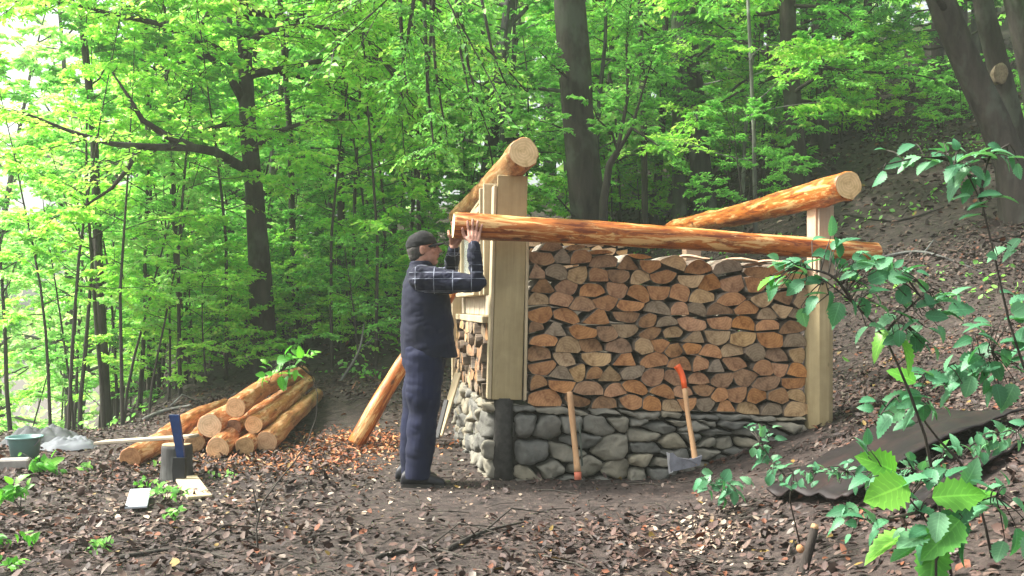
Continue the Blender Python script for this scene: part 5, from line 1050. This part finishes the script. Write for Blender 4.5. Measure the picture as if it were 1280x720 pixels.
hand(b, LW, 1, [-.392, -.378, -.354, -.33], [1.725, 1.73, 1.725, 1.712], [.068, .074, .068, .054], [-.3, .05, .15, .25])
KR, AR, HR = Vector((-.60, 6.505, .5)), Vector((-.64, 6.505, .1)), Vector((-.59, 6.51, .86)); KL, AL, HL = Vector((-.66, 6.68, .5)), Vector((-.705, 6.7, .1)), Vector((-.61, 6.69, .86))
chain(b, [HR, KR, AR], [.08, .055, .04]); chain(b, [HL, KL, AL], [.08, .055, .04])
for A_ in (AR, AL): b.tube([A_ + Vector((-.03, 0, -.04 + g0)), A_ + Vector((.06, 0, -.05 + g0)), A_ + Vector((.14, 0, -.06 + g0))], [.035, .035, .025], 12)
man = fuse(b, 'person', skin.m, (-.62, 6.6, g0), .0038, 3)
tag(man, 'man in navy vest and black cap holding up the long orange log', 'person')
O0 = (-.62, 6.6, g0)
def cloth(name, c, var=.2, rough=.85): 
    t = NT(name); co = t.coord(); n1 = t.noise(co, 5, 4); t.color(t.ramp(n1, [(.3, tuple(x * (1 - var) for x in c)), (.7, tuple(x * (1 + var) for x in c))]), rough); t.bump(t.noise(co, 400, 2), .15, .001); t.p.inputs['Sheen Weight'].default_value = .02; return t
v = MB()
rings(v, [((-.563, 6.6, .872), .192, .205), ((-.568, 6.6, .92), .188, .21), ((-.578, 6.6, 1.02), .18, .21), ((-.583, 6.6, 1.12), .176, .208), ((-.588, 6.6, 1.22), .17, .21), ((-.594, 6.6, 1.32), .16, .212), ((-.602, 6.6, 1.39), .142, .205), ((-.615, 6.6, 1.44), .115, .165), ((-.628, 6.6, 1.475), .088, .105), ((-.63, 6.6, 1.50), .078, .082), ((-.626, 6.6, 1.532), .08, .08)], 36)
vest = fuse(v, 'vest', cloth('navy_vest', (.003, .0052, .021), .25).m, O0, .007, 5, man, .013, 6)
s = MB(); chain(s, [RS + Vector((-.01, .01, .0)), RS * .5 + RE * .5 + Vector((0, 0, -.014)), RE, RE * .45 + RW * .55, RW + Vector((0, .003, -.015))], [.096, .08, .062, .05, .041], 18)
chain(s, [LS, LS * .5 + LE * .5, LE, LE * .45 + LW * .55, LW + Vector((0, .012, -.018))], [.092, .074, .064, .05, .04], 18)
pl = cloth('plaid_shirt', (.006, .008, .024), .2); co = pl.coord(); sep = pl.n('SeparateXYZ'); pl.l(co, sep.inputs[0])
def stripes(out, sc, off, wdt):
    a_ = pl.n('Math', operation='MULTIPLY_ADD'); pl.l(out, a_.inputs[0]); a_.inputs[1].default_value = sc; a_.inputs[2].default_value = off; f = pl.n('Math', operation='FRACT'); pl.l(a_.outputs[0], f.inputs[0]); l = pl.n('Math', operation='LESS_THAN'); pl.l(f.outputs[0], l.inputs[0]); l.inputs[1].default_value = wdt; return l.outputs[0]
acc = None
for o_, sc_, off, wd_ in ((sep.outputs[0], 8, .2, .04), (sep.outputs[2], 11, .55, .04), (sep.outputs[2], 8, .42, .03), (sep.outputs[1], 7, .1, .05)):
    st_ = stripes(o_, sc_, off, wd_)
    if acc is None: acc = st_
    else: q = pl.n('Math', operation='MAXIMUM'); pl.l(acc, q.inputs[0]); pl.l(st_, q.inputs[1]); acc = q.outputs[0]
mu = pl.n('Math', operation='MULTIPLY'); pl.l(acc, mu.inputs[0]); pl.l(pl.ramp(pl.noise(co, 9, 3), [(.4, (.12, .12, .12)), (.58, (1, 1, 1))]), mu.inputs[1])
old = pl.p.inputs['Base Color'].links[0].from_socket; pl.color(pl.mix(mu.outputs[0], old, (.3, .33, .4)), .85)
fuse(s, 'shirt', pl.m, O0, .006, 3, man, .014, 13)
t_ = MB()
rings(t_, [((-.60, 6.6, .76), .115, .15), ((-.60, 6.6, .84), .15, .19), ((-.60, 6.6, .93), .15, .19), ((-.60, 6.6, .98), .14, .18)])
def leg(mb, h, k, a, r):
    pts = [h, h * .5 + k * .5, k, k * .5 + a * .5, a, Vector((a.x, a.y, .055 + g0))]; mb.tube(pts, r, 20); ell(mb, h, (r[0],) * 3)
leg(t_, HR, KR, AR, [.125, .118, .102, .092, .084, .088]); leg(t_, HL, KL, AL, [.12, .112, .097, .088, .08, .084])
fuse(t_, 'trousers', cloth('navy_trousers', (.003, .0062, .03), .25).m, O0, .007, 4, man, .017, 4.5)
def boot(hx, y, toe):
    m = MB(); L = toe - hx; n = 16; R_ = [(0, .024, .05), (.03, .038, .085), (.18, .043, .125), (.38, .044, .125), (.55, .047, .09), (.75, .05, .072), (.9, .044, .055), (.97, .032, .042), (1, .016, .028)]; vs = []
    for t, w, h_ in R_:
        for i in range(n): a = 2 * PI * i / n; z = h_ / 2 + math.sin(a) * h_ / 2; vs.append(Vector((hx + t * L, y + math.cos(a) * w * (1.0 if math.sin(a) < 0 else .93), g0 + max(.0, z) + .008)))
    K = len(R_); m.add(vs, [(a * n + i, (a + 1) * n + i, (a + 1) * n + (i + 1) % n, a * n + (i + 1) % n) for a in range(K - 1) for i in range(n)] + [tuple(range(n)), tuple(range(K * n - 1, (K - 1) * n - 1, -1))])
    ob = fuse(m, 'boot', bootm, O0, .006, 2, man)
    sm = MB(); sm.add([Vector((hx + t * L * 1.01, y + s_ * (w + .003), g0 + z_)) - Vector(O0) for z_ in (0, .02) for s_ in (-1, 1) for t, w, h_ in R_], [])
    q = lambda l, i: l * K + i; sm.f = [(q(0, i), q(0, i + 1), q(1, i + 1), q(1, i)) for i in range(K - 1)] + [(q(2, i), q(3, i), q(3, i + 1), q(2, i + 1)) for i in range(K - 1)] + [(q(0, i), q(2, i), q(2, i + 1), q(0, i + 1)) for i in range(K - 1)] + [(q(1, i), q(1, i + 1), q(3, i + 1), q(3, i)) for i in range(K - 1)] + [(q(0, 0), q(1, 0), q(3, 0), q(2, 0)), (q(0, K - 1), q(2, K - 1), q(3, K - 1), q(1, K - 1))]; sm.m = [0] * len(sm.f)
    sm.build('sole', M['char'], ob)
bootm = plain('black_boot', (.016, .016, .02), .5, .3, 30)
boot(-.755, 6.505, -.452); boot(-.815, 6.71, -.52)
c_ = MB(); CM = HM @ Matrix.Rotation(math.radians(-4), 4, 'Y')
vs = []; n = 28; K = 9
for j in range(K):
    ph = -.12 + (PI / 2 + .12) * j / K
    for i in range(n): a = 2 * PI * i / n; vs.append(CM @ Vector((-.006 + .108 * math.cos(ph) * math.cos(a), .086 * math.cos(ph) * math.sin(a), .032 + .096 * math.sin(ph) * (1 + .05 * math.cos(a)))))
vs.append(CM @ Vector((-.006, 0, .13)))
c_.add(vs, [(j * n + i, j * n + (i + 1) % n, (j + 1) * n + (i + 1) % n, (j + 1) * n + i) for j in range(K - 1) for i in range(n)] + [((K - 1) * n + i, (K - 1) * n + (i + 1) % n, K * n) for i in range(n)] + [tuple(range(n - 1, -1, -1))])
br = []; 
for th in (0, .006):
    for j in range(5):
        for i in range(13): a = -1.15 + 2.3 * i / 12; ext = .006 + .062 * j / 4 * (math.cos(a * 1.15) ** .6 if math.cos(a * 1.15) > 0 else 0); br.append(CM @ Vector((-.006 + (.098 + ext) * math.cos(a), .082 * math.sin(a), .028 - th - .10 * (abs(math.sin(a)) ** 2) * .18 - .01 * j / 4)))
N = 65; fs = [(j * 13 + i, j * 13 + i + 1, (j + 1) * 13 + i + 1, (j + 1) * 13 + i) for j in range(4) for i in range(12)]; fs += [tuple(N + k for k in reversed(f)) for f in fs]
edge_ = [j * 13 for j in range(5)] + [4 * 13 + i for i in range(1, 13)] + [j * 13 + 12 for j in range(3, -1, -1)] + list(range(11, 0, -1)); fs += [(edge_[i], N + edge_[i], N + edge_[(i + 1) % len(edge_)], edge_[(i + 1) % len(edge_)]) for i in range(len(edge_))]
cm_ = cloth('black_cap', (.006, .0065, .008), .3).m
fuse(c_, 'cap', cm_, O0, .004, 3, man, .003, 25)
c2 = MB(); c2.add([p - Vector(O0) for p in br], fs); c2.build('cap_brim', cm_, man, True)
h_ = MB(); ell(h_, (-.034, 0, .0), (.077, .0805, .07), HM); ell(h_, (-.05, 0, -.04), (.055, .062, .045), HM)
fuse(h_, 'hair', cloth('grey_hair', (.05, .046, .042), .4).m, O0, .004, 1, man, .003, 60)
for s_ in (-1, 1):
    e_ = MB(); ell(e_, HM @ Vector((.083, .031 * s_, .004)) - Vector(O0), (.009, .011, .0065), None, 12, 8); e_.build('eye', plain('eye', (.03, .025, .02), .2, .2), man, True)
